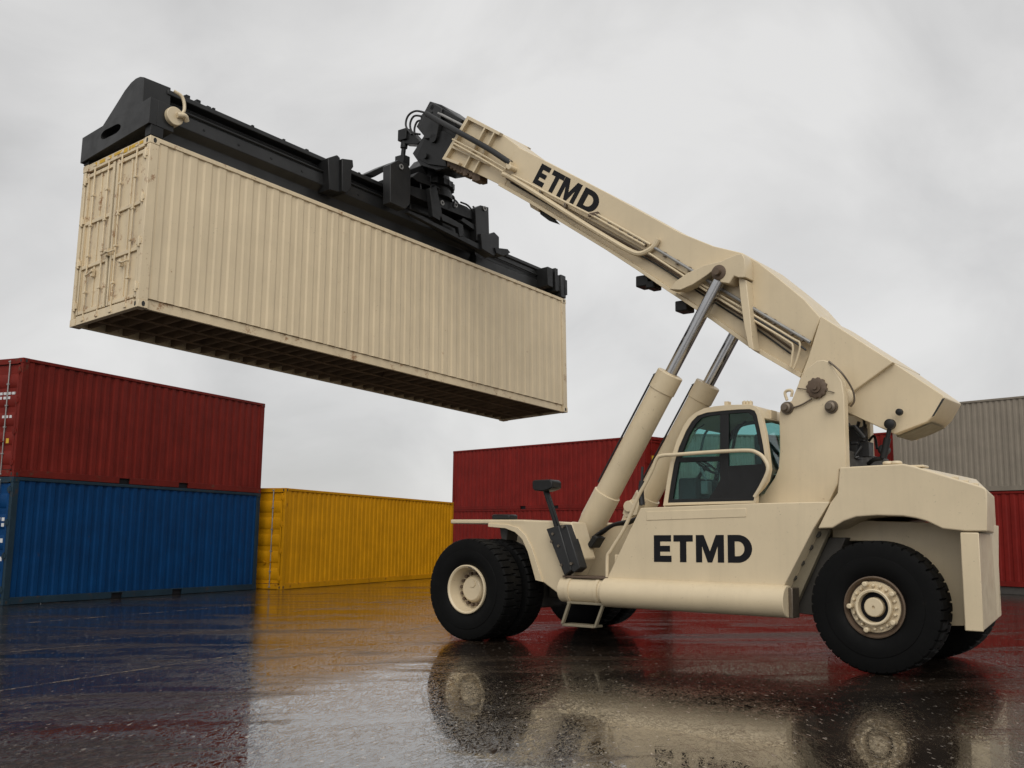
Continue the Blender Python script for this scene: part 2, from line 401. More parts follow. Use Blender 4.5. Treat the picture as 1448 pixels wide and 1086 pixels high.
        mb = MB(); mb.box(.05, .095, y0 - .022, y0 - .001, dz0, dz1); mb.box(.05, .095, y1 + .001, y1 + .022, dz0, dz1); mb.box(.06, .095, y0, y1, dz1 + .001, dz1 + .010); mb.box(.06, .095, y0, y1, dz0 - .011, dz0 - .001)
        mb.build('gasket', 'gasket', d)
        outer = y0 if y0 < c - .2 and y0 < .5 else y1; s = 1 if outer == y0 else -1
        for fy in ((.30, .80) if s == 1 else (.20, .70)):
            y = y0 + wd * fy; mb = MB(); mb.cyl((.012, y, .05), (.012, y, H - .045), .015, 10)
            for zz in (.06, dz0 + .35, dz0 + .95, (dz0 + dz1) / 2 + .25, dz1 - .45, H - .07):
                mb.box(-.008, .03, y - .034, y + .034, zz - .016, zz + .016)
            mb.build('lock_rod', 'galv' if ribs else E, d, .003)
            if detail > 1:
                zz = dz0 + .62 + (.28 if abs(fy - .5) > .25 else 0) * .9; mb = MB()
                mb.tube([(-.012, y - .02, zz), (-.03, y + .1 * s, zz - .01), (-.028, y + .24 * s, zz + .03)], .014, 8); mb.box(-.02, .03, y + .2 * s - .025, y + .2 * s + .025, zz - .05, zz + .07)
                mb.build('handle', E, d)
        for k in range(4):
            zz = dz0 + .16 + (dz1 - dz0 - .3) * k / 3; mb = MB(); Y = sorted((outer - s * .075, outer + s * .05)); mb.box(-.008, .033, *Y, zz - .045, zz + .045)
            mb.cyl((.0, outer - s * .012, zz - .08), (.0, outer - s * .012, zz + .08), .022, 10); mb.build('hinge', E, d, .003)
    for mk in (marks or []):
        (ya, yb, za, zc_, mm, pat) = mk; mb = MB(); rows, cols = pat
        for i in range(rows):
            for j in range(cols):
                if rows * cols > 1 and random.random() < .2: continue
                y = ya + (yb - ya) * j / cols; z = za + (zc_ - za) * i / rows
                mb.box(.022 if not ribs else .020, .056, y, y + (yb - ya) / cols * .62, z, z + (zc_ - za) / rows * .6)
        mb.build('marking', mm, root, each=True)
    return root
def yaw_m(x, y, z, yaw):
    return Matrix.Translation((x, y, z)) @ Matrix.Rotation(yaw, 4, 'Z')
GY = 'containers stacked around the wet yard'
m = Matrix((HU, HV, HW)).transposed().to_4x4(); m.translation = HO
hang = container('tan container held up in the air under the black spreader of the lifting truck', m, HL, HWD, HH, 'tan_box', None, 2, door_mat='tan_box_edge', underside=True, pockets=False, depth=.014, rail_in=.055)
mb = MB(); random.seed(3)                       # worn yellow strip on the header
y = .2
while y < HWD - .3:
    w = random.uniform(.05, .25); mb.box(.004, .0085, y, y + w, HH - .045 - random.uniform(0, .05), HH - .024); y += w + random.uniform(.01, .12)
mb.build('yellow_strip', 'yellow_mark', hang, each=True)
BX = (-11.0175, 22.7681, 1.1365, 8.58)
H1, H2 = 2.80, 2.68
container('blue container on the ground carrying a red one on top', yaw_m(BX[0], BX[1], 0, BX[2]), BX[3], 2.44, H1, 'blue', GY, 2, ribs=True,
          marks=[(.2, .75, 1.7, 1.95, 'white_mark', (2, 4)), (.2, .6, 1.35, 1.5, 'white_mark', (1, 2)), (.18, .5, .95, 1.1, 'white_mark', (1, 2)), (.22, .55, .35, .5, 'white_mark', (1, 2))])
container('dark red container resting on top of the blue container', yaw_m(BX[0], BX[1], H1 + .003, BX[2]), BX[3], 2.44, H2, 'red', GY, 2, ribs=True,
          marks=[(.22, .75, 1.75, 1.95, 'white_mark', (2, 4)), (.25, .6, 1.32, 1.42, 'white_mark', (1, 3)), (.28, .42, .75, .93, 'yellow_mark', (1, 1))])
container('mustard yellow container standing alone on the ground beside the blue one', yaw_m(-6.6927, 30.674, 0, 1.202), 12.19, 2.44, 2.98, 'yellow', GY, 2, ribs=True, pockets=False)
# middle red stack: door end at the right, nearer
A = Vector((5.33, 40.8, 0)); Bp = Vector((-2.85, 49.9, 0)); d = (Bp - A).normalized(); yw = math.atan2(d.y, d.x)
def flip(mx): return mx
nrm = Vector((d.y, -d.x, 0))                    # right of d
def mirrored(x, y, z, yaw):                     # doors at x=0; visible long side is the +y side of the frame
    return Matrix.Translation((x, y, z)) @ Matrix.Rotation(yaw, 4, 'Z')
o1 = A + nrm * 2.44                             # visible side = left of travel -> y=W
vis = Vector((-d.y, d.x, 0))
base = A - vis * 2.44
YM = [(.25, .9, 1.5, 2.3, 'yellow_mark', (4, 2)), (1.5, 2.1, 1.0, 2.2, 'yellow_mark', (4, 2)), (.3, .8, .5, .8, 'yellow_mark', (1, 2))]
container('crimson container, upper tier behind the front fender, with worn yellow marks on its doors', yaw_m(base.x, base.y, 2.857, yw), 12.2, 2.44, 2.855, 'crimson', GY, 2, marks=YM)
container('crimson container at the bottom of the stack seen between front fender and tyre', yaw_m(base.x, base.y, 0, yw), 12.2, 2.44, 2.855, 'crimson', GY, 1)
b2 = base - vis * 2.75 + d * .4
container('red container end just left of the cab, behind the far lift cylinder', yaw_m(b2.x, b2.y, 2.857, yw), 12.2, 2.44, 2.855, 'red', GY, 1)
container('red container low behind the cab, under another red one', yaw_m(b2.x, b2.y, 0, yw), 12.2, 2.44, 2.855, 'red', GY, 1)
# right stack: grey on red, raised on bearers
gd = Vector((1.44, -1.8, 0)).normalized(); gy = math.atan2(gd.y, gd.x); g0 = Vector((13.87, 37.1, 0))
HG = 3.1
container('grey container on the top tier at the right edge behind the boom tail', yaw_m(g0.x, g0.y, .25 + HG + .02, gy), 12.19, 2.44, HG, 'grey', GY, 1, pockets=False, pitch=.2)
container('red container under the grey one at the right edge of the yard', yaw_m(g0.x, g0.y, .25, gy), 12.19, 2.44, HG, 'crimson', GY, 1, pockets=False)
for y, lb_ in ((.06, 'long dark timber bearer filling the shaded gap along the front foot of the red container at the right edge'), (2.1, 'long dark timber bearer filling the shaded gap under the rear foot of the right edge red container')):
    mb = MB(); mb.box(.1, 12.05, y, y + .28, .0, .25); mb.box(.2, 12.0, y + .28, y + .32, .03, .1)  # run full length to shut out sky and keep the gap dark
    o = mb.build('timber_bearer', 'plinth', None, .01); o.matrix_world = yaw_m(g0.x, g0.y, 0, gy); o['label'] = lb_; o['category'] = 'bearer'; o['group'] = 'timber bearers'
r0 = Vector((10.6, 42.5, 0))
container('red container showing through the gap behind the boom mast', yaw_m(r0.x + 1.0, r0.y, 2.9, gy), 6.06, 2.44, 2.9, 'crimson', GY, 1, pockets=False)
container('red container on the ground hidden mostly behind the lifting truck body', yaw_m(r0.x + 1.0, r0.y, 0, gy), 6.06, 2.44, 2.88, 'crimson', GY, 1, pockets=False)

c0 = Vector((6.35, 40.6, 0)); cyw = R(2)
container('grey container seen through the cab windows, on top of a red one', yaw_m(c0.x, c0.y, 2.9, cyw), 6.06, 2.44, 2.9, 'grey', GY, 1, pockets=False, pitch=.2)
container('red container under the grey one behind the cab', yaw_m(c0.x, c0.y, 0, cyw), 6.06, 2.44, 2.88, 'crimson', GY, 1, pockets=False)
# ------------------------------------------------------------------ the reach stacker
RS = empty('reach_stacker', (M0.x, M0.y, 0), label='tan container lifting truck with raised boom, black lettering and a cab', cat='vehicle')
RS.rotation_euler = (0, 0, YAW)
def pl(w): return lambda s, z: Vector((s, w, z))
def pp(px, w): return [U(x, y, w) for x, y in px]
def pris(px, w0, w1, mb=None):                  # outline at lateral plane w0, carried through to w1
    mb = mb or MB(); return mb.prism(pp(px, w0), pl(w0), pl(w1))
def P3(x, y, w): s, z = U(x, y, w); return Vector((s, w, z))
def lateral(mb, x, y, w, r, w1, n=24): s, z = U(x, y, w); return mb.cyl((s, w, z), (s, w1, z), r, n)

GL = {'E': [[(0, 0), (1, 0), (1, .235), (.36, .235), (.36, .385), (.92, .385), (.92, .605), (.36, .605), (.36, .765), (.98, .765), (.98, 1), (0, 1)]],
      'T': [[(.335, 0), (.665, 0), (.665, .76), (1, .76), (1, 1), (0, 1), (0, .76), (.335, .76)]],
      'M': [[(0, 0), (.22, 0), (.22, .60), (.42, 0), (.58, 0), (.78, .60), (.78, 0), (1, 0), (1, 1), (.72, 1), (.5, .40), (.28, 1), (0, 1)]]}
def glyph_D():
    o = [(.42 + .58 * math.sin(t), .5 - .5 * math.cos(t)) for t in [math.pi * i / 16 for i in range(17)]]
    i = [(.42 + .27 * math.sin(t), .5 - .265 * math.cos(t)) for t in [math.pi * k / 16 for k in range(17)]]
    return [(0, 0)] + o + [(0, 1)], [(.29, .235)] + i + [(.29, .765)]
def letters(name, f, spans, parent):            # f(u, v, depth) -> local point
    for ch, (u0, u1) in zip('ETMD', spans):
        mb = MB()
        if ch == 'D':
            o, i = glyph_D(); n = len(o); g = lambda p, k: f(u0 + (u1 - u0) * p[0], p[1], k)
            vs = [g(p, 1) for p in o] + [g(p, 1) for p in i] + [g(p, 0) for p in o] + [g(p, 0) for p in i]
            fs = []
            for k in range(n):
                j = (k + 1) % n; fs += [(k, j, n + j, n + k), (2 * n + k, 3 * n + k, 3 * n + j, 2 * n + j), (k, 2 * n + k, 2 * n + j, j), (n + k, n + j, 3 * n + j, 3 * n + k)]
            mb.add(vs, fs)
        else:
            for poly in GL[ch]: mb.prism(poly, lambda a, b: f(u0 + (u1 - u0) * a, b, 1), lambda a, b: f(u0 + (u1 - u0) * a, b, 0))
        mb.build(name, 'ink', parent, smooth=False)

# ---- wheels
def wheel(s, wo, dirn, kind, Rr, width=.52):
    """wo = outer face of the tyre, dirn = +1 outer side is +w"""
    y = lambda a: a * dirn
    rim = MB(); c = (s, wo, Rr); ax = (0, dirn, 0)
    if kind == 'front':
        rim.lathe([(-.05, .385), (-.005, .385), (.0, .37), (-.02, .345), (-.22, .315), (-.26, .29), (-.27, .02), (-.36, .02), (-.36, .36), (-.2, .385)], c, ax, 48, cap=False)
    elif kind == 'rear':
        rim.lathe([(-.06, .385), (-.015, .385), (-.01, .37), (-.05, .345), (-.09, .335), (-.10, .02), (-.2, .02), (-.2, .385)], c, ax, 48, cap=False)
    else:
        rim.lathe([(-.06, .385), (-.01, .385), (-.02, .35), (-.2, .32), (-.22, .02), (-.3, .02), (-.3, .385)], c, ax, 32, cap=False)
    wh = rim.build('wheel', 'tan' if kind == 'front' else ('brown' if kind == 'rear' else 'dark'), RS)
    nl = 40; sub = 9; n = nl * sub
    prof = [(-.055, .375), (-.03, .40), (-.005, .50), (.0, .56), (-.004, .62), (-.012, .625), (-.012, .66), (-.016, Rr - .075), (-.028, Rr - .022), (-.055, Rr - .003), (-.12, Rr), (-.2, Rr + .002),
            (-.23, Rr), (-.29, Rr), (-.32, Rr + .002), (-width + .12, Rr), (-width + .085, Rr - .004), (-width + .05, Rr - .03), (-width + .03, Rr - .075), (-width, .58), (-width + .03, .40), (-width + .06, .375)]
    def mod(i, k):
        if i in (8, 9, 10, 11): return (.03 if i > 8 else .016) if k % sub in (0,) else 0
        if i in (14, 15, 16, 17): return (.03 if i < 17 else .016) if (k + 3) % sub in (0,) else 0
        if i in (12, 13): return .03 if (k % (sub * 2) in (0, 1)) else 0
        return 0
    ty = MB(); ty.lathe(prof, c, ax, n, closed=True, mod=mod)
    ty.v = [(x, yy, max(zz, .0)) for x, yy, zz in ty.v]
    ty.build('tyre', 'rubber', wh)
    if kind == 'front':
        hb = MB(); hb.lathe([(-.27, .215), (-.19, .21), (-.155, .19), (-.14, .17), (-.14, .0)], c, ax, 40)
        hb.lathe([(-.14, .06), (-.125, .055), (-.125, 0)], (c[0] - .03, c[1], c[2] + .085), ax, 20)
        hb.build('hub', 'tan', wh)
        bt = MB()
        for k in range(16):
            th = 2 * math.pi * k / 16 + .1; q = Vector((c[0] + .252 * math.cos(th), 0, c[2] + .252 * math.sin(th)))
            bt.cyl((q.x, wo - dirn * .27, q.z), (q.x, wo - dirn * .185, q.z), .026, 8)
        bt.build('wheel_nut', 'brown', wh, each=True)
        vl = MB(); vl.tube(arc_pts([(c[0] - .16, wo - dirn * .03, c[2] + .30), (c[0] - .12, wo - dirn * .01, c[2] + .335), (c[0] - .04, wo - dirn * .02, c[2] + .35)]), .016, 8); vl.build('valve', 'steel', wh)
    elif kind == 'rear':
        hb = MB(); hb.lathe([(-.11, .318), (-.062, .318), (-.055, .31), (-.055, .232), (.03, .226), (.038, .212), (.03, .190), (-.085, .186), (-.085, .02)], c, ax, 48, cap=False)
        hb.build('hub', 'tan', wh)
        cp = MB(); cp.lathe([(-.085, .125), (.0, .12), (.012, .108), (.015, .02), (-.01, .018), (-.01, 0)], c, ax, 36); cp.build('hub_cap', 'tan', wh)
        dk = MB(); dk.lathe([(-.083, .185), (-.076, .185), (-.076, .120), (-.083, .120)], c, ax, 40); dk.build('hub_recess', 'ink', wh)
        bt = MB()
        for k in range(20):
            th = 2 * math.pi * k / 20; big = k % 4 == 0; r_ = .298 if big else .270
            q = Vector((c[0] + r_ * math.cos(th), 0, c[2] + r_ * math.sin(th))); bt.lathe([(-.06, .034 if big else .021), (.05 if big else -.005, .032 if big else .019), (.058 if big else .002, .022 if big else .012), (.058 if big else .002, 0)], (q.x, wo, q.z), ax, 12 if big else 6)
        bt.build('wheel_nut', 'tan', wh, each=True)
    return wh
RFr, RRr = .802, .83
for dn in (1, -1):
    wheel(6.345, 2.162 * dn, dn, 'front', RFr)
    wheel(6.345, (2.162 - .60) * dn, dn, 'inner', RFr)
    wheel(.03, 1.7165 if dn > 0 else -1.30, dn, 'rear', RRr, .56)
mb = MB(); mb.cyl((6.318, -1.9, RFr), (6.318, 1.9, RFr), .2); mb.box(6.05, 6.6, -.75, .75, .45, 1.15); mb.build('front_axle', 'dark', RS, .03)
mb = MB(); mb.cyl((0, -1.55, RRr), (0, 1.55, RRr), .16); mb.box(-.25, .25, -.7, .7, .5, 1.2); mb.build('rear_axle', 'dark', RS, .03)

# ---- chassis and body
mb = MB(); mb.box(.9, 5.95, -.42, .42, .62, 1.72); mb.box(-.85, 1.0, -.6, .6, 1.0, 1.75)
ch = mb.build('chassis', 'dark', RS, .02)
mb = MB(); mb.box(3.55, 5.6, -.44, .44, .9, 1.86); mb.box(5.65, 6.7, -.42, .42, 1.3, 1.86); mb.box(3.4, 3.95, -1.55, 1.55, 1.1, 1.4); mb.build('front_deck', 'tan', RS, .015)
# body panel with lettering
W1 = 1.6
def body(px, w, name, mat, t=.1, bevel=.012):
    for sgn in (1, -1):
        mb = MB(); q = pp(px, w); mb.prism(q, pl(w * sgn), pl((w - t) * sgn)); o = mb.build(name, mat, RS, bevel)
        if sgn == 1: first = o
    return first
panel_px = [(905.6, 718.2), (1069, 711.6), (1173, 709.5), (1150, 748), (1107, 831), (1107, 840), (858, 828), (859.5, 815)]
pn = body(panel_px, W1, 'side_panel', 'tan_panel', 1.0)
mb = MB(); z0 = U(924, 757, W1)[1]; 
lz0 = U(925, 794.5, W1)[1]; lz1 = U(925, 756.8, W1)[1]; zr0 = U(1063, 796, W1)[1]; zr1 = U(1063, 756.2, W1)[1]
sE = U(924.8, 775, W1)[0]; sD = U(1063.6, 775, W1)[0]
def f_side(u, v, k):
    zz0 = lz0 + (zr0 - lz0) * u; zz1 = lz1 + (zr1 - lz1) * u
    return Vector((sE + (sD - sE) * u, W1 - .004 + .008 * k, zz0 + (zz1 - zz0) * v))
def su(x): return (U(x, 775, W1)[0] - sE) / (sD - sE)
letters('lettering', f_side, [(su(924.8), su(949.5)), (su(952.5), su(979.8)), (su(984.2), su(1023.8)), (su(1029.2), su(1063.6))], pn)
# raised lip on the panel top
mb = MB(); pris([(914, 723.5), (1055, 718.5), (1055, 731), (914, 736)], W1 + .008, W1 - .01, mb); mb.build('access_flap', 'tan_panel', pn, .006)
# half round side tank
(sa, za) = U(858, 841, W1 + .12); (sb, zb_) = U(1109, 853.5, W1 + .12); zc = .835
for sgn in (1, -1):
    mb = MB(); mb.lathe([(0, .0), (0, .205), (.01, .215), (4.06 - 1.2, .215), (4.07 - 1.2, .205), (4.07 - 1.2, 0)], (1.2, 1.58 * sgn, zc), (1, 0, 0), 40)
    tk = mb.build('side_tank', 'tan_panel', RS)
    mb = MB(); mb.lathe([(0, 0), (0, .18), (.0, .19), (.82, .19), (.82, 0)], (4.08, 1.5 * sgn, .84), (1, 0, 0), 32)
    for a in (.1, .62): mb.lathe([(a, .0), (a, .205), (a + .06, .205), (a + .06, 0)], (4.08, 1.5 * sgn, .84), (1, 0, 0), 32)
    mb.build('front_tank', 'tan', RS)
    mb = MB(); mb.box(1.14, 1.2, min(1.36 * sgn, 1.6 * sgn), max(1.36 * sgn, 1.6 * sgn), .62, 1.02); mb.build('tank_bracket', 'steel', RS, .01)
# step shelf between fender and panel
mb = MB(); mb.box(4.04, 4.85, 1.2, 1.62, 1.03, 1.06); mb.box(4.04, 4.85, -1.62, -1.2, 1.03, 1.06); mb.build('step_plate', 'brown', RS, .004)
# fender
fend_px = [(690, 737.5), (739, 735.3), (808, 738.5), (822, 790), (806, 822), (806, 851.5), (796, 845), (767, 823), (757, 820), (746, 780), (738, 762), (728, 752), (714, 746.5), (690, 744.5)]
fd = body(fend_px, 1.5, 'fender', 'tan', .42, .02)
for sgn in (1, -1):
    s0, zt_ = U(637, 737.5, 1.5); s1 = U(739, 735, 1.5)[0]
    mb = MB(); Y = sorted((1.502 * sgn, .55 * sgn)); mb.box(s1 - .05, s0, *Y, zt_ - .035, zt_ + .035); mb.build('fender_top', 'tan', RS, .02, segs=3)
    mb = MB()
    band = [(690, 745), (714, 747), (728, 752.5), (738, 762.5), (746, 780.5), (757, 820.5), (767, 823), (752, 775), (743, 757), (732, 746), (716, 741.5), (690, 740)]
    mb.prism(pp(band, 1.53), pl(1.53 * sgn), pl(1.49 * sgn)); mb.build('fender_flange', 'tan', RS, .006)
    mb = MB(); q = pp([(706, 744), (719, 744), (716, 765), (709, 763)], 1.3); mb.prism(q, pl(1.3 * sgn), pl(1.0 * sgn)); mb.build('fender_bracket', 'dark', RS, .01)
# rear hood
hood_px = [(1187.4, 660.7), (1277, 655.7), (1292, 659), (1387, 687.5), (1394, 690.5), (1396, 696), (1396, 751.5), (1365, 751.5), (1333, 748), (1310, 737), (1295, 733), (1277, 730), (1240, 729), (1210.6, 731), (1193, 737), (1177.5, 746.5), (1156, 747.6), (1174, 711), (1184, 697)]
q = pp(hood_px, W1); mb = MB(); zB = q[6][1]
far = lambda s, z: Vector((s if s > -.6 else max(s * .62, -.74), -W1, z))   # the tail is skewed forward on its far side
mb.prism(q, pl(W1), far); hd = mb.build('hood', 'tan_panel', RS, .025, segs=3)
sC = U(1361, 822, W1)[0]; sK = U(1388, 822, W1)[0]
mb = MB(); pts = [(sC, W1), (sK, W1), (sK + .02, W1 - .04), (-.75, -W1), (sC + .45, -W1)]
mb.prism(pts, lambda s, w: Vector((s, w, .60)), lambda s, w: Vector((s, w, zB - .014))); mb.build('counterweight', 'tan_panel', RS, .012)
mb = MB()                                       # inner wheel arch wall
mb.prism(pp([(1177, 735), (1364, 740), (1364, 885), (1330, 885), (1300, 800), (1230, 765), (1177, 765)], .95), pl(.95), pl(-.95)); mb.build('arch_wall', 'tan', RS, .01)
mb = MB(); pris([(1153, 749), (1173, 748), (1120, 868), (1108, 868), (1107, 834)], 1.32, 1.22, mb)
st = mb.build('bolted_strut', 'olive', RS, .006)  # tan strut, its shade put into the olive colour
mb = MB()
for (x, y) in ((1157, 755), (1146, 773), (1134, 795), (1123, 816), (1112, 834)):
    lateral(mb, x, y, 1.32, .045, 1.37, 12)
mb.build('bolt', 'dark', st, each=True)
mb = MB(); pris([(1172, 760), (1196, 760), (1150, 870), (1120, 866)], 1.15, .8, mb); mb.build('wheel_housing', 'dark', RS, .01)
# small fittings on the hood edge
mb = MB()
for (x, y) in ((1256, 656), (1268, 655.5)): s, z = U(x, y, 1.45); mb.lathe([(0, .07), (.03, .07), (.045, .05), (.045, 0)], (s, 1.45, z - .01), (0, 0, 1), 16)
for (x, y) in ((1350, 676), (1364, 681), (1378, 685)): s, z = U(x, y, 1.55); mb.box(s - .04, s + .04, 1.5, 1.56, z - .02, z + .02)
s, z = U(1290, 659, 1.5); mb.box(s - .15, s + .22, 1.3, 1.52, z - .02, z + .012)
mb.build('hood_fitting', 'tan', RS, .01, each=True)

# ---- mast plates
MW = 1.12
mast_px = [(1101.5, 587), (1104, 575), (1110, 570), (1119, 567), (1129, 542), (1140, 522), (1155, 510), (1164, 509), (1172, 511), (1190, 539), (1193.5, 560), (1194, 583), (1196.6, 662), (1186, 664), (1184.6, 684), (1172, 711), (1068, 713), (1068.5, 705), (1084, 692), (1095, 676), (1100.7, 662), (1102.5, 637), (1102, 610)]
cut = U(1233, 640, -1.0)[0]
ms = pris(mast_px, MW, MW - .16).build('mast_plate', 'tan_panel', RS, .012)
mb = MB(); qf = [(max(s, cut), z) for s, z in pp(mast_px, MW)]; qf = [p for i, p in enumerate(qf) if i == 0 or (Vector(p) - Vector(qf[i - 1])).length > .01]
mb.prism(qf, pl(-MW), pl(-MW + .16)); mb.build('mast_plate', 'tan_panel', RS, .012)
mb = MB(); z = 2.9
s0 = U(1196, 660, MW)[0]
mb.box(s0 + .05, s0 + .55, -.95, .95, 2.0, 2.9); mb.build('mast_crossbeam', 'dark', RS, .02)
pv = MB(); lateral(pv, 1156, 549, MW, .10, -MW)
pv.build('boom_pivot', 'steel', RS)
s, z = U(1156, 549, MW); gm = MB(); gm.lathe([(0, .0), (0, .15), (.05, .15), (.06, .12), (.06, .07), (.09, .07), (.09, .03), (.12, .03), (.12, 0)], (s, MW, z), (0, 1, 0), 48, mod=lambda i, k: .014 if (i in (1, 2) and k % 4 in (0, 1)) else 0)
gm.build('pivot_nut', 'brown', RS)
for (x, y, r) in ((1113.5, 577, .075), (1176, 575.5, .075)):
    s, z = U(x, y, MW); mb = MB(); mb.lathe([(0, r * 1.25), (.03, r * 1.2), (.03, r), (.08, r * .95), (.09, r * .6), (.13, r * .55), (.13, 0)], (s, MW, z), (0, 1, 0), 20); mb.build('pin', 'steel', RS)
s, z = U(1194, 561, .9); mb = MB(); mb.lathe([(0, .12), (.12, .115), (.14, .06), (.14, 0)], (s, .78, z), (0, 1, 0), 20); mb.build('pin', 'tan', RS)
mb = MB(); mb.tube(arc_pts([P3(1119, 577, MW + .02), P3(1132, 573, MW + .03), P3(1148, 564, MW + .03)]), .012, 8); mb.tube(arc_pts([P3(1172, 511, MW + .01), P3(1190, 527, MW + .02), P3(1205, 550, MW - .1), P3(1208, 566, MW - .15), P3(1203, 575, MW - .18)]), .014, 8)
mb.tube([P3(1128, 549, MW + .02), P3(1143, 551, MW + .04)], .008, 6); mb.tube([P3(1167, 552, MW + .04), P3(1180, 555, MW + .02)], .008, 6)
mb.build('thin_pipe', 'steel', RS, each=True)
mb = MB(); mb.tube(arc_pts([P3(1113, 566, MW - .05), P3(1110, 556, MW - .05), P3(1114, 552, MW - .05), P3(1120, 553, MW - .05), P3(1119, 561, MW - .05)]), .022, 8); mb.build('lifting_eye', 'tan', RS)
# hydraulics between mast plates and under the boom tail
mb = MB(); random.seed(11)
for i in range(16):
    x0 = random.uniform(1197, 1230); y0 = random.uniform(598, 650); w_ = random.uniform(-.5, .6)
    pts = [P3(x0, y0, w_), P3(x0 + random.uniform(-8, 10), y0 + random.uniform(-10, 10), w_ + random.uniform(-.1, .1)), P3(x0 + random.uniform(-12, 14), y0 + random.uniform(-18, 18), w_)]
    mb.tube(arc_pts(pts), random.choice((.02, .028, .035)), 8)
for (x, y, w_) in ((1206, 640, .5), (1214, 615, .3), (1222, 636, .4), (1205, 620, .2)):
    c_ = P3(x, y, w_); mb.box(c_.x - .1, c_.x + .1, c_.y - .1, c_.y + .1, c_.z - .1, c_.z + .1)
mb.build('hydraulic_hose', 'hose', RS, each=True)
mb = MB(); s, z = U(1204, 660, .6); mb.box(s - .7, s + .25, -.7, .7, 2.4, 2.62); mb.build('valve_block', 'dark', RS, .02)
ln = MB(); a_ = P3(1259, 600, .62); b_ = P3(1249, 648, .62)
ln.cyl(a_, a_.lerp(b_, .5), .03, 14); ln.cyl(a_.lerp(b_, .4), b_, .05, 12); ln.lathe([(0, .075), (.08, .07), (.1, .03), (.1, 0)], (a_.x, .6, a_.z), (0, 1, 0), 18)
c_ = P3(1271, 582.5, .62); ln.lathe([(-.02, .05), (.03, .045), (.04, .02), (.04, 0)], (c_.x, .6, c_.z), (0, 1, 0), 16)
ln.lathe([(-.05, .07), (.08, .07), (.1, .04), (.1, 0)], (b_.x, .55, b_.z + .12), (0, 1, 0), 18); ln.tube(arc_pts([b_, P3(1236, 650, .6), P3(1228, 656, .5)]), .03, 8)
ln.build('link_rod', 'black2', RS)

# ---- boom
BW = .5
up_px = [(732, 207.5), (763, 223), (858, 272), (963, 329.5), (1009, 348), (1049, 357.5), (1071, 370), (1104, 396), (1137, 423), (1160, 449), (1146, 489), (1061, 436), (990, 400), (925, 362), (840, 314), (712, 246)]
lo_px = [(714, 243), (842, 311), (927, 359), (992, 397), (1063, 433), (1150, 488), (1131, 534), (1066, 496), (1006, 452.6), (943, 411), (901.6, 382.5), (855.5, 352.5), (748, 287), (704, 262)]
mb = MB(); pris(up_px, BW, -BW, mb); boom = mb.build('boom', 'tan_panel', RS, .012)
mb = MB(); pris(lo_px, BW - .11, -(BW - .11), mb); mb.build('boom_underside', 'tan', boom, .012)
# bottom flange lip
for sg in (1, -1):
    q = pp([(704, 262), (748, 287), (855.5, 352.5), (901.6, 382.5), (943, 411), (1006, 452.6), (1066, 496), (1131, 534), (1134, 528), (1068, 490), (1008, 447.5), (945, 406), (903, 377.5), (857, 348), (750, 282.5), (706, 258)], BW - .02)
    mb = MB(); mb.prism(q, pl((BW - .02) * sg), pl((BW - .13) * sg)); mb.build('boom_flange', 'tan', boom, .006)
# telescopic head with ribs
mb = MB(); pris([(661, 163.5), (706, 187), (740, 212), (712, 265), (704, 260), (648, 233), (625, 224.5)], .40, -.40, mb); hdb = mb.build('boom_head', 'tan', boom, .01)
for sg in (1, -1):
    rb = MB()
    for a, b_ in (((661, 163.5), (625, 224.5)), ((686, 177), (655, 236)), ((699, 184), (668, 243))):
        d_ = 3.4 if a[0] < 665 else 1.8
        q = pp([a, (a[0] + d_, a[1] + d_ * .55), (b_[0] + d_, b_[1] + d_ * .55), b_], .50); rb.prism(q, pl(.50 * sg), pl(.39 * sg))
    q = pp([(661, 163.5), (707, 187), (705, 191), (659, 167.5)], .5); rb.prism(q, pl(.498 * sg), pl(.39 * sg))
    q = pp([(627, 221), (649, 229.5), (648, 233), (625, 224.5)], .5); rb.prism(q, pl(.498 * sg), pl(.39 * sg))
    q = pp([(638, 205), (690, 230), (689, 233), (637, 208)], .5); rb.prism(q, pl(.496 * sg), pl(.39 * sg))
    rb.build('head_rib', 'tan', hdb, .004)
# boom lettering
O_ = Vector(U(753, 258, BW)); X_ = Vector(U(838, 305.5, BW)) - O_; Y_ = Vector(U(767.5, 231.5, BW)) - O_
Xd = X_.normalized(); Y_ = (Y_ - Xd * Y_.dot(Xd) * .85)
def f_boom(u, v, k):
    q = O_ + X_ * u + Y_ * v; return Vector((q.x, BW - .004 + .008 * k, q.y))
letters('lettering', f_boom, [(0, .165), (.205, .40), (.405, .68), (.73, 1.0)], boom)
# tail box and rear tail
mb = MB(); pris([(1129, 541), (1143, 505), (1161, 447), (1263, 512), (1208, 552), (1190, 575), (1150, 575)], .66, -.66, mb); tb = mb.build('tail_box', 'tan_panel', boom, .012)
tp = [(1255, 507, .58), (1333, 558.5, .44), (1336, 562, .44), (1322, 587, .44), (1311, 596.5, .45), (1265, 614, .52), (1190, 580, .58), (1200, 552, .58), (1209, 548, .58)]
tv = [(*U(x, y, w), w) for x, y, w in tp]; n = len(tv); mb = MB()
mb.add([(s, w, z) for s, z, w in tv] + [(s, -w, z) for s, z, w in tv], [tuple(range(n)), tuple(range(2 * n - 1, n - 1, -1))] + [(i, (i + 1) % n, (i + 1) % n + n, i + n) for i in range(n)])
tl = mb.build('boom_tail', 'tan_panel', boom, .012)
mb = MB(); pris([(1332.5, 563.5), (1335.5, 563), (1321, 587.5), (1317, 590)], .447, .43, mb)
mb.build('tail_slot', 'gasket', tl)
mb = MB(); pris([(1267, 613.5), (1318, 598.5), (1300, 607), (1288, 612), (1268, 618)], .35, -.35, mb); mb.build('tail_rib', 'olive', tl, .01)
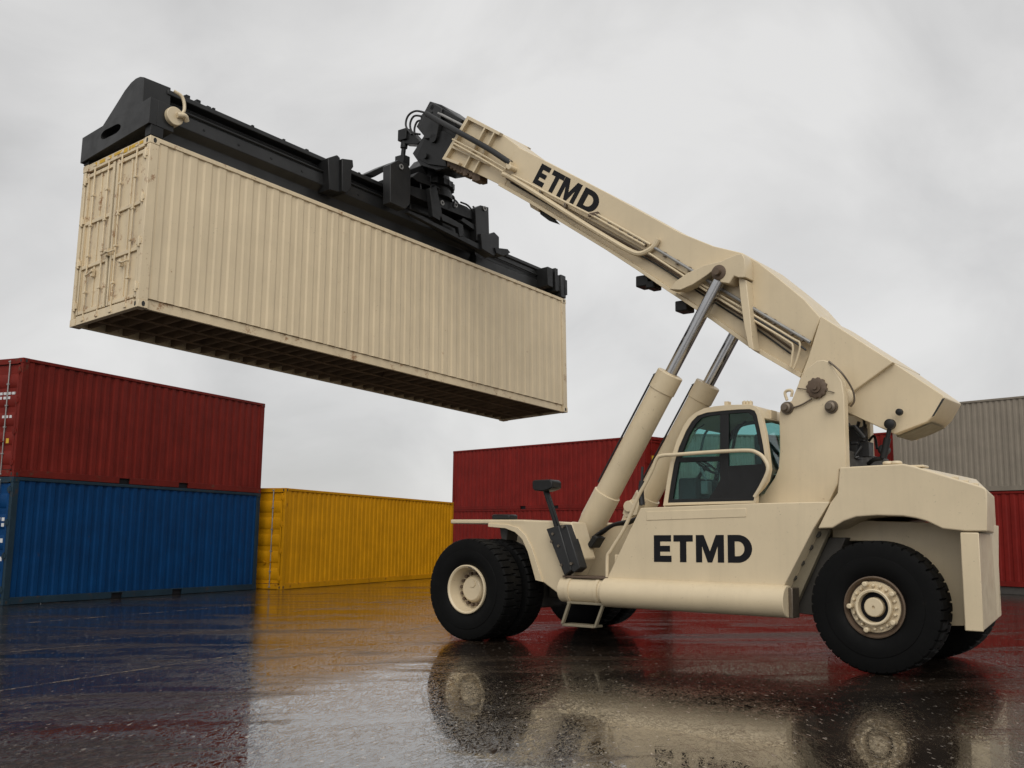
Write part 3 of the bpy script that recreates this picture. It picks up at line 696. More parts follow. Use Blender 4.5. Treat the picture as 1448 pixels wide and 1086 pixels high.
# cylinder bracket: two gusset arms and hub plate, both sides
for sg in (1, -1):
    def pr(px, w0, w1, mb): mb.prism(pp(px, w0), pl(w0 * sg), pl(w1 * sg))
    bk = MB()
    pr([(1017, 371), (1026, 366), (1041, 359.5), (1049, 358), (1053, 366), (1054, 392), (1044, 392.5), (1038, 390), (1031, 401), (1018, 399)], .80, .50, bk)
    bk.build('bracket_plate', 'tan', boom, .012)
    a1 = MB(); pr([(946, 409), (956, 397), (972, 386), (996, 375), (1018, 369.5), (1040, 366), (1039, 369), (1016, 376.5), (998, 390), (980, 402), (962, 410)], .72, .49, a1); a1.build('bracket_arm', 'tan', boom, .01)
    a1 = MB(); pr([(1044, 391), (1055, 396), (1060, 440), (1063.5, 480), (1066, 495), (1058, 491), (1052, 460), (1047, 425)], .72, .49, a1); a1.build('bracket_arm', 'tan', boom, .01)
# pipes on the boom side
wp = BW + .06
def pipe(px, r, mat='tan', w=wp, name='boom_pipe', n=8, par=None):
    mb = MB(); mb.tube(arc_pts([P3(x, y, w) for x, y in px], 5), r, n); return mb.build(name, mat, par or boom)
pipe([(711, 246), (722, 251), (770, 281), (825, 316), (868, 342), (896, 357), (910, 357.5), (924, 349), (931, 338)], .045)
pipe([(724, 247), (780, 276), (840, 306)], .022); pipe([(840, 306), (880, 329), (912, 347)], .022); pipe([(842, 302), (890, 329), (920, 346)], .022)
pipe([(925, 350), (979, 383), (1040, 421), (1100, 457), (1146, 484)], .026, 'galv'); pipe([(916, 357), (965, 389), (1000, 412), (1060, 449), (1112, 481), (1121, 489), (1120, 505), (1118, 519)], .018, 'tan')
pipe([(985, 398), (1050, 436), (1118, 477), (1131, 486), (1128, 505), (1122, 522)], .018, 'tan')
pipe([(1060, 446), (1110, 475), (1140, 495)], .014, 'hose')
pipe([(722, 258), (800, 303), (880, 347), (935, 378), (1000, 421), (1066, 463), (1118, 500)], .014, 'hose', BW - .08)  # this and the next: extra recess lines, dark to carry its shading
pipe([(716, 252), (800, 299), (880, 342), (940, 377), (1005, 419), (1070, 459), (1120, 494)], .018, 'brown', BW - .08)
mb = MB()
for (x, y) in ((735, 255), (765, 271), (800, 291), (846, 305), (862, 317), (878, 325), (890, 332), (898, 337), (905, 341), (912, 345), (940, 360), (958, 371), (975, 381), (1005, 400), (1066, 438), (1082, 447), (1095, 455), (1120, 470), (1135, 479)):
    c_ = P3(x, y, wp - .02); mb.box(c_.x - .02, c_.x + .02, c_.y - .05, c_.y + .035, c_.z - .04, c_.z + .04)
mb.build('pipe_clamp', 'steel', boom, .005, each=True)
mb = MB()
for (x, y) in ((839, 303),): c_ = P3(x, y, wp); mb.box(c_.x - .10, c_.x + .10, c_.y - .04, c_.y + .02, c_.z - .03, c_.z + .03)
mb.build('pipe_bracket', 'brown', boom, .005, each=True)
# boom extension tube at the head, hoses
pipe([(603, 161), (640, 182), (690, 210), (722, 231)], .055, 'black', .60, 'extension_tube', 14)
pipe([(640, 197), (680, 218), (716, 239)], .02, 'tan', .56); pipe([(642, 203), (680, 224), (712, 243)], .02, 'tan', .56)
mb = MB(); c_ = P3(722, 233, .56); mb.box(c_.x - .05, c_.x + .05, .45, .64, c_.z - .08, c_.z + .06); c_ = P3(726, 239, .56); mb.cyl((c_.x, .45, c_.z), (c_.x, .7, c_.z), .05); mb.build('tube_clamp', 'tan', boom, .01)
# sensors and brackets under the boom
mb = MB()
for (x, y, r_) in ((915, 400, .12), (970, 435, .11), (926, 405, .08)): c_ = P3(x, y, .2); mb.box(c_.x - r_, c_.x + r_, .1, .38, c_.z - r_ * .8, c_.z + r_ * .8)
mb.build('work_lamp', 'black2', boom, .02, each=True)
mb = MB(); pris([(748, 286), (762, 294), (762, 300), (750, 293)], .35, -.3, mb); mb.build('under_bracket', 'tan', boom, .01)
mb = MB(); pris([(762, 296), (781, 308), (788, 316), (776, 312), (764, 303)], .3, .2, mb); mb.build('under_blade', 'black2', boom, .005)
mb = MB(); random.seed(5)
for k in range(10):
    x = 640 + k * 4.4; y = 231 + k * 2.3; c_ = P3(x, y, .25); mb.box(c_.x - .06, c_.x + .06, .1, .35, c_.z - random.uniform(.03, .12), c_.z + .08)
mb.build('chain_guide', 'brown', boom, .01, each=True)
# boom tip (black) with rotator link
bt = MB(); pris([(607.7, 143), (624, 148), (655, 171), (663, 184), (650, 205), (640, 222), (634, 238), (617, 241), (594, 233), (583, 217), (599, 192), (588.5, 179)], .30, -.30, bt)
pris([(604, 150), (612, 145), (625, 153), (617, 195), (600, 196), (594, 176)], .42, .3, bt); tip = bt.build('boom_tip', 'black', boom, .015)
bt = MB(); pris([(600, 196), (626, 184), (648, 196), (628, 222), (632, 236), (604, 232), (588, 222)], .36, .22, bt); pris([(624, 152), (654, 169), (651, 174), (621, 158)], .38, .2, bt); bt.build('tip_cheek', 'black2', tip, .012)
bt = MB()
for (x, y, r_) in ((611, 152, .05), (612, 195, .09), (611, 160, .03), (600, 220, .06), (640, 180, .05)): lateral(bt, x, y, .42, r_, .2, 16)
bt.build('tip_pin', 'black2', tip, each=True)
mb = MB(); mb.tube([P3(620, 160, .4), P3(655, 178, .4)], .03, 10); mb.build('tip_rod', 'galv', tip)
for i, px in enumerate(([(604, 160), (588, 157), (577, 164), (574, 178), (582, 190)], [(600, 165), (586, 164), (580, 175), (583, 187), (594, 190)], [(598, 170), (590, 172), (586, 183), (588, 197)], [(596, 178), (604, 186), (600, 197), (588, 201), (578, 199)], [(603, 158), (596, 166), (602, 176), (612, 176)])):
    pipe(px, .022, 'hose', .32 - .08 * i, 'tip_hose', 8, tip)
dm = MB(); a_ = P3(573, 192, .25); b_ = P3(569, 228, .25); dm.cyl(a_, a_.lerp(b_, .5), .075, 14); dm.cyl(a_.lerp(b_, .5), b_, .05, 12); dm.box(a_.x - .12, a_.x + .12, .15, .35, a_.z - .12, a_.z + .12); dm.box(b_.x - .12, b_.x + .12, .15, .35, b_.z - .1, b_.z + .1)
pris([(567, 188), (580, 184), (594, 200), (590, 204), (570, 203)], .3, .1, dm); dm.build('damper', 'black2', tip, .01)

# ---- lift cylinders
for sg in (1, -1):
    cw = .66
    top = P3(1022, 388, cw); bar = P3(946, 527, cw); seam = P3(853, 694, cw); low = P3(828, 757, cw)
    for v_ in (top, bar, seam, low): v_.y = cw * sg
    ax = (top - low).normalized(); bar = low + ax * (bar - low).dot(ax); seam = low + ax * (seam - low).dot(ax); Lb = (bar - low).length; Ls = (seam - low).length
    mb = MB(); mb.lathe([(-.12, .0), (-.12, .16), (.0, .20), (Ls - .55, .215), (Ls - .5, .225), (Ls, .225), (Ls + .01, .20), (Lb - .32, .20), (Lb - .31, .215), (Lb - .01, .215), (Lb, .205), (Lb, .11), (Lb + .01, .11), (Lb + .01, 0)], low, ax, 36)
    lc = mb.build('lift_cylinder', 'tan', RS)
    mb = MB(); mb.cyl(bar, top, .098, 28); mb.build('rod', 'chrome', lc)
    mb = MB(); mb.lathe([(-.13, 0), (-.13, .12), (.15, .12), (.16, .1), (.16, 0)], top, (0, 1, 0), 28); mb.lathe([(-.25, .0), (-.25, .055), (.24, .055), (.24, 0)], top, (0, 1, 0), 16); mb.build('rod_eye', 'brown', lc)
    off = Vector((.17, .1, .1)); mb = MB(); mb.tube([low + ax * .9 + off, bar - ax * .15 + off], .016, 8); mb.tube([bar - ax * .15 + off, bar - ax * .05 + off * .7], .03, 8)
    mb.build('cylinder_pipe', 'hose', lc)
    # clevis
    mb = MB()
    for dy in (.15, -.29):
        q = pp([(810, 765), (820, 738), (833, 740), (838, 756), (826, 800), (817, 812)], cw); mb.prism(q, pl(cw * sg + dy), pl(cw * sg + dy + .1))
    mb.build('clevis', 'tan', RS, .012)
    mb = MB(); mb.cyl((low.x, cw * sg - .35, low.z), (low.x, cw * sg + .36, low.z), .07); mb.build('clevis_pin', 'steel', RS)
for i in range(3):                               # hoses at the near base
    pipe([(838, 760), (852, 750 + 2 * i), (868, 741 + i), (890, 736 + i * 2), (905, 730)], .022, 'hose', 1.0 - .06 * i, 'base_hose', 8, RS)
mb = MB(); pris([(829, 772), (838, 757), (845, 760), (836, 775)], 1.2, .95, mb); mb.build('valve_block', 'black2', RS, .01)
mb = MB(); pris([(880, 726), (884, 712), (892, 706), (905, 708), (900, 728), (884, 732)], .75, .55, mb); lateral(mb, 888, 716, .8, .09, .5); mb.build('clevis', 'tan', RS, .01)

# ---- cab
CW, CI = 1.45, .10
out_px = [(937.5, 715), (943, 680), (949, 647), (957, 622), (967, 601), (974, 591), (982.4, 584), (995, 577.5), (1010, 574.5), (1030, 572.5), (1059, 571.8), (1066, 573.5), (1072, 578), (1077, 590), (1082, 611), (1086, 640), (1088.6, 664), (1085, 680), (1078, 690), (1069.5, 699), (1069, 711.5)]
in_px = [(944, 711), (948.5, 680), (953, 655), (960, 632), (970, 609), (978, 596), (986, 588), (999, 583.5), (1022, 580.8), (1045, 579), (1060, 578.5), (1067, 581), (1070, 587), (1074, 605), (1079, 630), (1082.5, 655), (1083, 668), (1078, 682), (1068, 697), (1065.6, 708)]
def ring(outer, inner, f0, f1, mb):
    cx = sum(p[0] for p in inner) / len(inner); cy = sum(p[1] for p in inner) / len(inner)
    angs = sorted({round(math.atan2(p[1] - cy, p[0] - cx), 5) for p in outer + inner})
    def hit(poly, th):
        dx, dy = math.cos(th), math.sin(th); best = None
        for i in range(len(poly)):
            ax_, ay_ = poly[i]; bx_, by_ = poly[(i + 1) % len(poly)]; ex, ey = bx_ - ax_, by_ - ay_
            den = dx * ey - dy * ex
            if abs(den) < 1e-12: continue
            t = ((ax_ - cx) * ey - (ay_ - cy) * ex) / den; u = ((ax_ - cx) * dy - (ay_ - cy) * dx) / den
            if t > 0 and -1e-6 <= u <= 1 + 1e-6 and (best is None or t > best): best = t
        return (cx + dx * best, cy + dy * best)
    o = [hit(outer, t) for t in angs]; i_ = [hit(inner, t) for t in angs]; n = len(angs)
    vs = [f0(*p) for p in o] + [f0(*p) for p in i_] + [f1(*p) for p in o] + [f1(*p) for p in i_]; fs = []
    for k in range(n):
        j = (k + 1) % n; fs += [(k, j, n + j, n + k), (2 * n + k, 3 * n + k, 3 * n + j, 2 * n + j), (k, 2 * n + k, 2 * n + j, j), (n + k, n + j, 3 * n + j, 3 * n + k)]
    mb.add(vs, fs)
oc = pp(out_px, CW); ic = pp(in_px, CW)
mb = MB(); ring(oc, ic, pl(CW), pl(CW - .09), mb); ring(oc, ic, pl(CI), pl(CI - .09), mb)
cab = mb.build('cab', 'tan', RS, .012)
# roof shell following the top of the outline, and front and rear posts across
def strip(idx, th, name, mat, w0=CW - .085, w1=CI, par=cab, bevel=.01):
    p = [oc[i] for i in idx]; c = (sum(q[0] for q in oc) / len(oc), sum(q[1] for q in oc) / len(oc)); i_ = []
    for q in p:
        v_ = Vector((c[0] - q[0], c[1] - q[1])).normalized() * th; i_.append((q[0] + v_.x, q[1] + v_.y))
    mb = MB(); mb.prism(p + i_[::-1], pl(w0), pl(w1)); return mb.build(name, mat, par, bevel)
strip(range(4, 14), .07, 'cab_roof', 'tan')
mb = MB(); s_, z_ = oc[0]; mb.box(1.72, 3.2, CI, CW - .085, z_ - .03, z_ + .03); mb.box(1.0, 3.3, -.9, 1.3, 1.7, z_ - .032); mb.build('cab_floor', 'tan', cab)
def pane(a, b, name='window', t=.012, w0=CW - .1, w1=CI + .01):   # glass between two outline points, across the cab
    a = Vector(a); b = Vector(b); n_ = Vector((-(b - a).y, (b - a).x)).normalized() * t; q = [a, b, b + n_, a + n_]
    mb = MB(); mb.prism([(p.x, p.y) for p in q], pl(w0), pl(w1)); return mb.build(name, 'glass', cab)
inset = lambda q, k=.03: (q[0] + (2.4 - q[0]) * k, q[1] + (2.85 - q[1]) * k)
pane(inset(oc[0]), inset(oc[4])); pane(inset(oc[13]), inset(oc[16])); pane(inset(oc[16]), inset(oc[19]))
# door: black frame, centre post, lower panel, glass
DW = CW - .012
din = pp([(951, 706), (955, 682), (960, 655), (966, 637), (975, 614), (984, 599), (992, 591), (1003, 588), (1022, 586), (1045, 584), (1058, 583.5), (1064, 588), (1068, 604), (1074, 632), (1077, 655), (1077, 668), (1073, 680), (1063, 694), (1061, 704)], DW)
mb = MB(); ring([(p[0], p[1]) for p in pp(in_px, DW)], din, pl(DW), pl(DW - .05), mb)
pris([(1018, 584), (1030, 583.5), (1030, 710), (1018, 710)], DW - .002, DW - .048, mb)
pris([(958, 647), (1019, 645), (1019, 652), (956, 654)], DW - .004, DW - .046, mb)
pris([(1029, 659), (1081, 656), (1082, 668), (1064, 700), (1062, 707), (1029, 709)], DW - .003, DW - .046, mb)
pris([(1019, 672), (1019, 708), (1000, 708), (1012, 690), (1018, 678)], DW - .004, DW - .046, mb)
door = mb.build('door', 'black2', cab, .004)
for w_ in (DW - .035, CI - .06):
    mb = MB(); mb.prism(pp([(948, 710), (957, 655), (972, 612), (988, 590), (1022, 583), (1024, 583), (1024, 710)], DW), pl(w_), pl(w_ - .008)); mb.build('window', 'glass', door if w_ > 1 else cab)
    mb = MB(); mb.prism(pp([(1025, 583), (1058, 581), (1068, 590), (1078, 640), (1079, 657), (1025, 660)], DW), pl(w_), pl(w_ - .008)); mb.build('window', 'glass', door if w_ > 1 else cab)
mb = MB(); ring([(p[0], p[1]) for p in ic], din, pl(CI - .02), pl(CI - .06), mb); mb.build('far_door', 'black2', cab)
mb = MB(); c_ = P3(1040, 690, 1.0); mb.box(c_.x - .45, c_.x + .1, .5, 1.1, 2.14, 2.62); mb.box(c_.x - .5, c_.x - .32, .52, 1.08, 2.62, 3.18); mb.build('seat', 'seat', cab, .06)
mb = MB(); c_ = P3(990, 662, 1.0); ring_c = Vector((c_.x, .8, 2.75)); axs = Vector((-.6, 0, .8)).normalized(); mb.lathe([(0, .17), (.018, .188), (0, .206), (-.018, .188)], ring_c, axs, 28, closed=True)
for t in range(3):
    th = t * 2.1 + .5; e1 = axs.cross(Vector((0, 1, 0))).normalized(); mb.tube([ring_c, ring_c + (e1 * math.cos(th) + Vector((0, 1, 0)) * math.sin(th)) * .188], .012, 6)
mb.cyl(ring_c - axs * .5, ring_c, .03); mb.build('steering_wheel', 'black2', cab)
mb = MB(); mb.box(2.75, 3.05, .45, 1.2, 2.14, 2.55); mb.build('console', 'seat', cab, .03)
mb = MB(); c_ = P3(1000, 690, 1.1); mb.box(c_.x - .06, c_.x + .06, 1.05, 1.2, 2.3, 2.5); mb.cyl((c_.x, 1.12, 2.5), (c_.x + .1, 1.12, 2.72), .02); mb.build('joystick', 'galv', cab, .02)
mb = MB()
for x in (1052.5, 1057, 1061.5): c_ = P3(x, 570, 1.2); mb.lathe([(-.05, .03), (.02, .032), (.04, .0)], c_, (0, 0, 1), 12)
c_ = P3(1029, 572, 1.3); mb.box(c_.x - .03, c_.x + .03, 1.25, 1.35, c_.z - .03, c_.z + .04); mb.build('roof_light', 'tan', cab, each=True)
mb = MB(); c_ = P3(1090, 581, 1.0); mb.box(c_.x - .05, c_.x + .05, .9, 1.1, c_.z - .12, c_.z); mb.build('roof_light', 'tan', cab)
mb = MB(); c_ = P3(965, 602, 1.3)
mb.tube([P3(982, 610, CW - .3), P3(996, 600, CW - .3)], .01, 6); mb.tube(arc_pts([P3(990, 640, .6), P3(996, 615, .6), P3(1005, 603, .6)]), .02, 8); mb.tube(arc_pts([P3(1035, 640, .4), P3(1042, 610, .4), P3(1055, 596, .4)]), .025, 8)
mb.build('wiper_arm', 'black2', cab, each=True)

# ---- handrail, ladder, light box
hr = MB(); HWd = 1.56
hr.tube(arc_pts([P3(1067, 703, HWd), P3(1077, 686, HWd), P3(1086, 664, HWd), P3(1080, 648, HWd), P3(1070, 640, HWd), P3(1056, 637, HWd), P3(1010, 639, HWd), P3(960, 642.5, HWd), P3(935, 644.5, HWd), P3(928, 650, HWd), P3(922, 665, HWd), P3(912, 685, HWd), P3(902, 703, HWd), P3(884, 745, HWd), P3(864, 778, HWd), P3(859, 788, HWd), P3(858.5, 818, HWd)], 6), .028, 10)
hr.build('handrail', 'tan', RS)
hr = MB(); hr.tube(arc_pts([P3(908, 714, 1.5), P3(906.5, 695, 1.5), P3(908, 680, 1.5)]), .045, 8); hr.tube([P3(906.5, 715, 1.5), P3(908.5, 660, 1.5)], .02, 8); hr.build('hose_loop', 'hose', RS)
ld = MB(); lw = 1.68
for a, b_ in (((804, 852), (794, 882)), ((854, 849), (840, 888))): ld.prism(pp([(a[0] - 1.6, a[1]), (a[0] + 1.8, a[1]), (b_[0] + 1.8, b_[1]), (b_[0] - 1.6, b_[1])], lw), pl(lw), pl(lw - .06))
for (x0, y0, x1, y1) in ((802, 853.5, 854, 853), (795, 882, 840, 888)):
    p0 = P3(x0, y0, lw - .03); p1 = P3(x1, y1, lw - .03); zz = (p0.z + p1.z) / 2; ld.box(p1.x, p0.x, lw - .28, lw - .02, zz - .018, zz + .018)
ld.build('ladder', 'olive', RS, .006)
LBW = 1.66
lb = MB(); pris([(772, 748), (790, 743), (808, 806), (798, 814.5)], LBW, LBW - .22, lb); pris([(788, 743), (801, 741.5), (820, 803), (812, 810), (806, 806)], LBW - .02, LBW - .24, lb)
box_ = lb.build('light_box', 'black', RS, .015)
mb = MB(); mb.tube([P3(772, 694, LBW - .1), P3(780, 718, LBW - .1), P3(788, 745, LBW - .1)], .05, 10); mb.tube([P3(776, 700, LBW - .05), P3(791, 745, LBW - .05)], .018, 8); mb.build('post', 'black2', box_)
hm = MB(); hm.prism(pp([(755, 681), (757, 679), (780, 678), (783, 681), (783, 690), (779, 692), (770, 695), (758, 694), (755, 691)], LBW), pl(LBW + .05), pl(LBW - .22)); hm.build('lamp_head', 'black2', box_, .03)
mb = MB()
for (x, y) in ((783, 755), (781, 766), (795, 799), (797, 745), (809, 797), (791, 772)): lateral(mb, x, y, LBW - .02, .022, LBW + .02, 10)
mb.build('screw', 'steel', box_, each=True)
mb = MB(); c_ = P3(715, 730, .6); mb.box(c_.x - .2, c_.x + .2, .5, .75, c_.z - .07, c_.z + .03); mb.build('front_lamp', 'black2', RS, .03)

# ---- spreader (in the frame of the lifted container)
def cb(mb, a0, a1, b0, b1, c0, c1): return mb.box(a0, a1, b0, b1, c0, c1, CL)
sp = MB()
prof = [(.30, 4.05), (.30, 3.96), (.47, 3.93), (.47, 3.80), (.30, 3.70), (.30, 3.46), (.46, 3.36), (.46, 3.06), (1.75, 3.06), (1.75, 4.05)]
sp.prism(prof, lambda b, c: CL(.45, b, c), lambda b, c: CL(8.9, b, c + .03))
SPR = sp.build('spreader', 'black', RS, .012)
sp = MB(); prof2 = [(.34, 3.70), (.34, 3.62), (.38, 3.60), (.38, 3.36), (.34, 3.32), (.34, 3.10), (1.7, 3.10), (1.7, 3.70)]
sp.prism(prof2, lambda b, c: CL(8.8, b, c), lambda b, c: CL(11.7, b, c)); sp.build('telescopic_beam', 'black', SPR, .01)
# end frames
ef = MB(); W_ = 2.05
ef.prism([(.0, 3.60), (.0, 3.14), (2.08, 3.0), (2.08, 3.48)], lambda b, c: CL(.10, b, c), lambda b, c: CL(.42, b, c))
slot_pts = [(1.16 + .17 * math.cos(t) + (.14 if math.cos(t) > 0 else -.14), 3.325 + .085 * math.sin(t)) for t in [2 * math.pi * (k + .5) / 20 for k in range(20)]]
ring([(.0, 3.60), (.0, 3.14), (2.08, 3.0), (2.08, 3.48)], slot_pts, lambda b, c: CL(-.05, b, c), lambda b, c: CL(.098, b, c), ef)
hump = [(1.6, 3.5), (1.5, 3.58), (1.15, 3.84), (.9, 4.03), (.72, 4.12), (.58, 4.15), (.45, 4.14), (.33, 4.09), (.3, 3.5)]
ef.prism(hump, lambda b, c: CL(.0, b, c), lambda b, c: CL(.52, b, c + (.02)))
efo = ef.build('end_frame', 'black', SPR, .012)
mb = MB(); mb.prism(slot_pts, lambda b, c: CL(.094, b, c), lambda b, c: CL(.099, b, c)); mb.build('slot', 'ink', efo)
mb = MB()
for b in (.0, 1.88):
    cb(mb, .0, .24, b + .01, b + .17, 2.955, 3.2)
mb.build('twistlock', 'black2', efo, .006, each=True)
mb = MB(); cb(mb, 11.6, 11.98, .02, 2.04, 3.10, 3.52); cb(mb, 11.75, 11.96, -.02, .4, 2.955, 3.55); mb.build('end_frame', 'black', SPR, .012)
mb = MB(); cb(mb, 11.2, 11.42, .0, .5, 3.12, 3.62); cb(mb, 11.5, 11.62, -.02, .3, 3.05, 3.66); cb(mb, 11.42, 11.5, .05, .3, 3.3, 3.58); cb(mb, 11.9, 12.0, -.04, .1, 3.05, 3.45); mb.build('end_clamp', 'black2', SPR, .012)
# tan motor on the near corner
a, c = CB(242, 167, .05); mb = MB(); p0 = CL(a, -.08, c); p1 = CL(a, .3, c); mb.cyl(p0, p1, .15, 28); mb.build('motor', 'tan', SPR, .01)
mb = MB(); a2, c2 = CB(251, 166, -.05); mb.tube(arc_pts([CL(a2 - .05, -.12, c2), CL(a2 + .08, -.14, c2 + .03), CL(a2 + .15, -.1, c2 - .03)]), .04, 10); a3, c3 = CB(253, 145, 0)
mb.tube(arc_pts([CL(a3 - .08, .05, c3 + .2), CL(a3 + .06, .0, c3 + .12), CL(a3 + .1, -.02, c3 - .1), CL(a3 + .02, .0, c3 - .25)]), .026, 10); mb.build('motor_pipe', 'tan', SPR, each=True)
# left clamp on the beam
mb = MB()
def cpr(px, b0, b1, mb): mb.prism([CB(x, y, b0) for x, y in px], lambda a_, c_: CL(a_, b0, c_), lambda a_, c_: CL(a_, b1, c_))
cpr([(464, 223), (477, 219), (481, 223), (481, 272), (466, 268)], .12, .5, mb); cpr([(484, 224), (499, 226), (500, 236), (497, 240), (497, 266), (490, 273), (484, 270)], .06, .45, mb); cpr([(480, 235), (486, 237), (486, 262), (480, 259)], .2, .5, mb)
mb.build('beam_clamp', 'black2', SPR, .012)
mb = MB(); mb.tube([CL(.7, .285, 3.735), CL(4.2, .285, 3.745), CL(8.6, .285, 3.755)], .022, 8); mb.tube([CL(.9, .44, 3.86), CL(4.2, .44, 3.87), CL(8.6, .44, 3.88)], .03, 8)
mb.tube([CL(8.9, .33, 3.48), CL(11.3, .33, 3.46)], .02, 8); mb.build('beam_pipe', 'black2', SPR, each=True)
# bolts and bits along the beam top
mb = MB(); random.seed(9)
for k in range(11):
    a = .8 + k * .72 + random.uniform(-.2, .2); cb(mb, a, a + random.choice((.05, .07)), .30, .36, 4.05, 4.05 + random.choice((.02, .03)))
for k in range(4): cb(mb, .62 + .22 * k, .70 + .22 * k, .34, .5, 4.06, 4.06 + random.uniform(.03, .07))
for k in range(10): a = 1.2 + k * .75; cb(mb, a, a + .035, .288, .30, 3.56, 3.59)
mb.build('beam_bolt', 'black2', SPR, each=True)
# centre frame and rotator
cf = MB()
cpr([(552, 232), (563, 226), (577, 232), (581, 242), (580, 288), (573, 296), (552, 286)], -.10, .12, cf)
cpr([(517, 246), (552, 230), (556, 236), (530, 250)], .45, .9, cf)
cpr([(552, 250), (580, 262), (690, 312), (690, 330), (580, 284), (552, 275)], .5, 1.4, cf)
cpr([(672, 294), (680, 290), (691, 293), (692, 330), (687, 343), (674, 340)], -.08, .12, cf)
cpr([(680, 330), (692, 331), (699, 328), (706, 335), (706, 356), (698, 362), (682, 352)], -.16, .1, cf)
ctr = cf.build('centre_frame', 'black', SPR, .012)
cf = MB(); cpr([(580, 262), (600, 268), (660, 292), (672, 302), (672, 312), (655, 306), (590, 280), (580, 275)], .0, .5, cf)
cpr([(576, 300), (580, 298), (680, 346), (720, 356), (719, 361), (700, 362), (676, 352)], -.1, .0, cf)
cpr([(608, 266), (617, 262), (625, 300), (622, 312), (612, 306)], -.14, -.02, cf); cpr([(622, 300), (655, 318), (656, 334), (650, 335), (648, 322), (626, 312)], -.12, -.02, cf)
cpr([(672, 318), (655, 308), (652, 312), (672, 326)], -.04, .2, cf); cpr([(700, 350), (718, 352), (722, 357), (712, 362), (702, 358)], -.2, .1, cf)
cf.build('side_shift_rail', 'black2', ctr, .008)
cf = MB(); cpr([(625, 302), (680, 328), (682, 350), (640, 332), (625, 322)], .1, .4, cf); cpr([(580, 282), (640, 308), (640, 318), (580, 296)], .25, .5, cf); cf.build('shift_cylinder', 'black', ctr, .02)
# rotator: ring stack between tip and frame
a_, c_ = CB(612, 258, .3); rt_ = MB(); base_ = CL(a_, .3, c_ - .45); axr = (CL(a_, .3, c_ + 1) - CL(a_, .3, c_)).normalized()
rt_.lathe([(0, 0), (0, .42), (.12, .42), (.14, .38), (.22, .38), (.24, .46), (.36, .46), (.38, .36), (.62, .34), (.66, .24), (.85, .22), (.85, 0)], base_, axr, 40, mod=lambda i, k: .025 if (i in (5, 6) and k % 2) else 0)
rto = rt_.build('rotator', 'black2', SPR, .0)
mb = MB(); cpr([(583, 250), (592, 243), (640, 262), (641, 274), (630, 272), (590, 256)], .02, .5, mb); cpr([(596, 234), (606, 222), (634, 240), (636, 252), (622, 254), (604, 248)], .15, .6, mb); mb.build('rotator_plate', 'black', rto, .012)
mb = MB()
for (x, y, b0) in ((567, 236, -.11), (625, 287, -.05), (644, 290, -.02), (685, 295, -.09)):
    a_, c_ = CB(x, y, b0); p0 = CL(a_, b0, c_); p1 = CL(a_, b0 + .05, c_); ax_ = (p0 - p1).normalized(); mb.lathe([(0, .055), (.02, .055), (.02, .03), (-.0, .03)], p0, ax_, 16, closed=True)
mb.build('pin_ring', 'galv', ctr, each=True)
mb = MB(); random.seed(21)
for i in range(9):
    x = 588 + i * 11 + random.uniform(-4, 4); y = 250 + i * 6; b0 = random.uniform(-.1, .15)
    pts = []
    for (dx, dy) in ((0, 0), (random.uniform(4, 10), random.uniform(2, 10)), (random.uniform(8, 18), random.uniform(8, 22))):
        a_, c_ = CB(x + dx, y + dy, b0); pts.append(CL(a_, b0, c_))
    mb.tube(arc_pts(pts), .02, 8)
mb.build('spreader_hose', 'hose', ctr, each=True)

# ------------------------------------------------------------------ light
w = bpy.data.worlds.new('World'); sc.world = w; w.use_nodes = True; nt = w.node_tree
for n in list(nt.nodes): nt.nodes.remove(n)
SUN_EL, SUN_AZ = R(40), R(182)                  # from behind the camera, a little to the left
sdir = Vector((math.sin(SUN_AZ) * math.cos(SUN_EL), math.cos(SUN_AZ) * math.cos(SUN_EL), math.sin(SUN_EL)))
sky = N(nt, 'ShaderNodeTexSky', sky_type='NISHITA', sun_disc=False, sun_elevation=SUN_EL, sun_rotation=SUN_AZ)
bg1 = N(nt, 'ShaderNodeBackground', Strength=.08); nt.links.new(sky.outputs[0], bg1.inputs['Color'])
tc = N(nt, 'ShaderNodeTexCoord')
mp = N(nt, 'ShaderNodeMapping'); mp.inputs['Scale'].default_value = (1.0, 1.0, 1.25); nt.links.new(tc.outputs['Generated'], mp.inputs['Vector'])
n1 = noise(nt, mp.outputs['Vector'], 4.6, 8, .52, .45)
n2 = noise(nt, mp.outputs['Vector'], 1.5, 3, .5, .2)
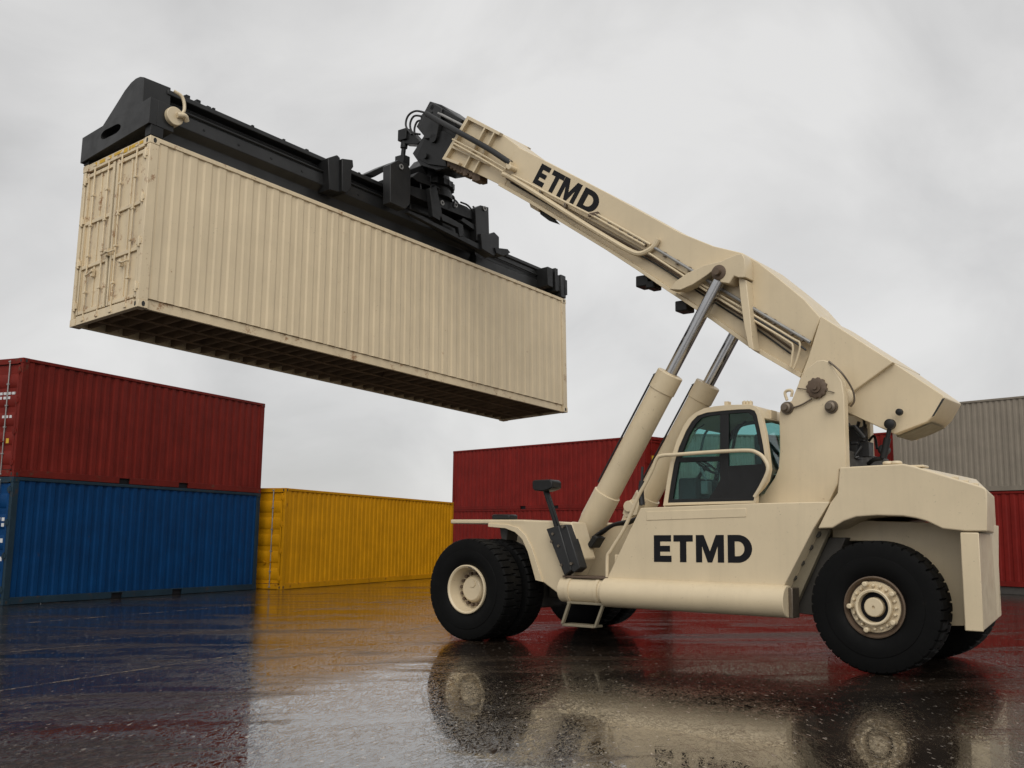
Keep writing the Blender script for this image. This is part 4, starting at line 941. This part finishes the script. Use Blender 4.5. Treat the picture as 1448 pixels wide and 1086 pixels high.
sx = N(nt, 'ShaderNodeSeparateXYZ'); nt.links.new(tc.outputs['Generated'], sx.inputs[0])
def mth(op, a, b):
    n = N(nt, 'ShaderNodeMath', operation=op)
    for i, v in enumerate((a, b)):
        if isinstance(v, (int, float)): n.inputs[i].default_value = v
        else: nt.links.new(v, n.inputs[i])
    return n.outputs[0]
dens = mth('ADD', mth('MULTIPLY', n1, .62), mth('MULTIPLY', n2, .38))
cl = ramp(nt, dens, [(.36, (.56, .557, .552)), (.46, (.655, .65, .645)), (.54, (.72, .714, .706)), (.64, (.80, .793, .783))])
hz = ramp(nt, sx.outputs['Z'], [(.0, (1.03, 1.03, 1.03)), (.2, (1., 1., 1.)), (.6, (1.0, 1.0, 1.0))])
col = mix(nt, cl, hz, 1.0, 'MULTIPLY')
dot = N(nt, 'ShaderNodeVectorMath', operation='DOT_PRODUCT'); nt.links.new(tc.outputs['Generated'], dot.inputs[0]); dot.inputs[1].default_value = sdir
gl = ramp(nt, dot.outputs['Value'], [(.0, 1.0), (1.0, 1.35)])
col = mix(nt, col, gl, 1.0, 'MULTIPLY')
bg2 = N(nt, 'ShaderNodeBackground', Strength=1.0); nt.links.new(col, bg2.inputs['Color'])
ms_ = N(nt, 'ShaderNodeMixShader'); ms_.inputs[0].default_value = .94
nt.links.new(bg1.outputs[0], ms_.inputs[1]); nt.links.new(bg2.outputs[0], ms_.inputs[2])
wo = N(nt, 'ShaderNodeOutputWorld'); nt.links.new(ms_.outputs[0], wo.inputs['Surface'])
ld_ = bpy.data.lights.new('sun', 'SUN'); ld_.energy = 1.5; ld_.angle = R(50); ld_.color = (1, .965, .90)
so = bpy.data.objects.new('sun', ld_); COL.objects.link(so); so.rotation_euler = (-sdir).to_track_quat('-Z', 'Y').to_euler()
sc.view_settings.view_transform = 'Standard'; sc.view_settings.look = 'None'; sc.view_settings.exposure = 0; sc.view_settings.gamma = 1
sc.cycles.max_bounces = 8; sc.cycles.transparent_max_bounces = 12; sc.cycles.sample_clamp_indirect = 6
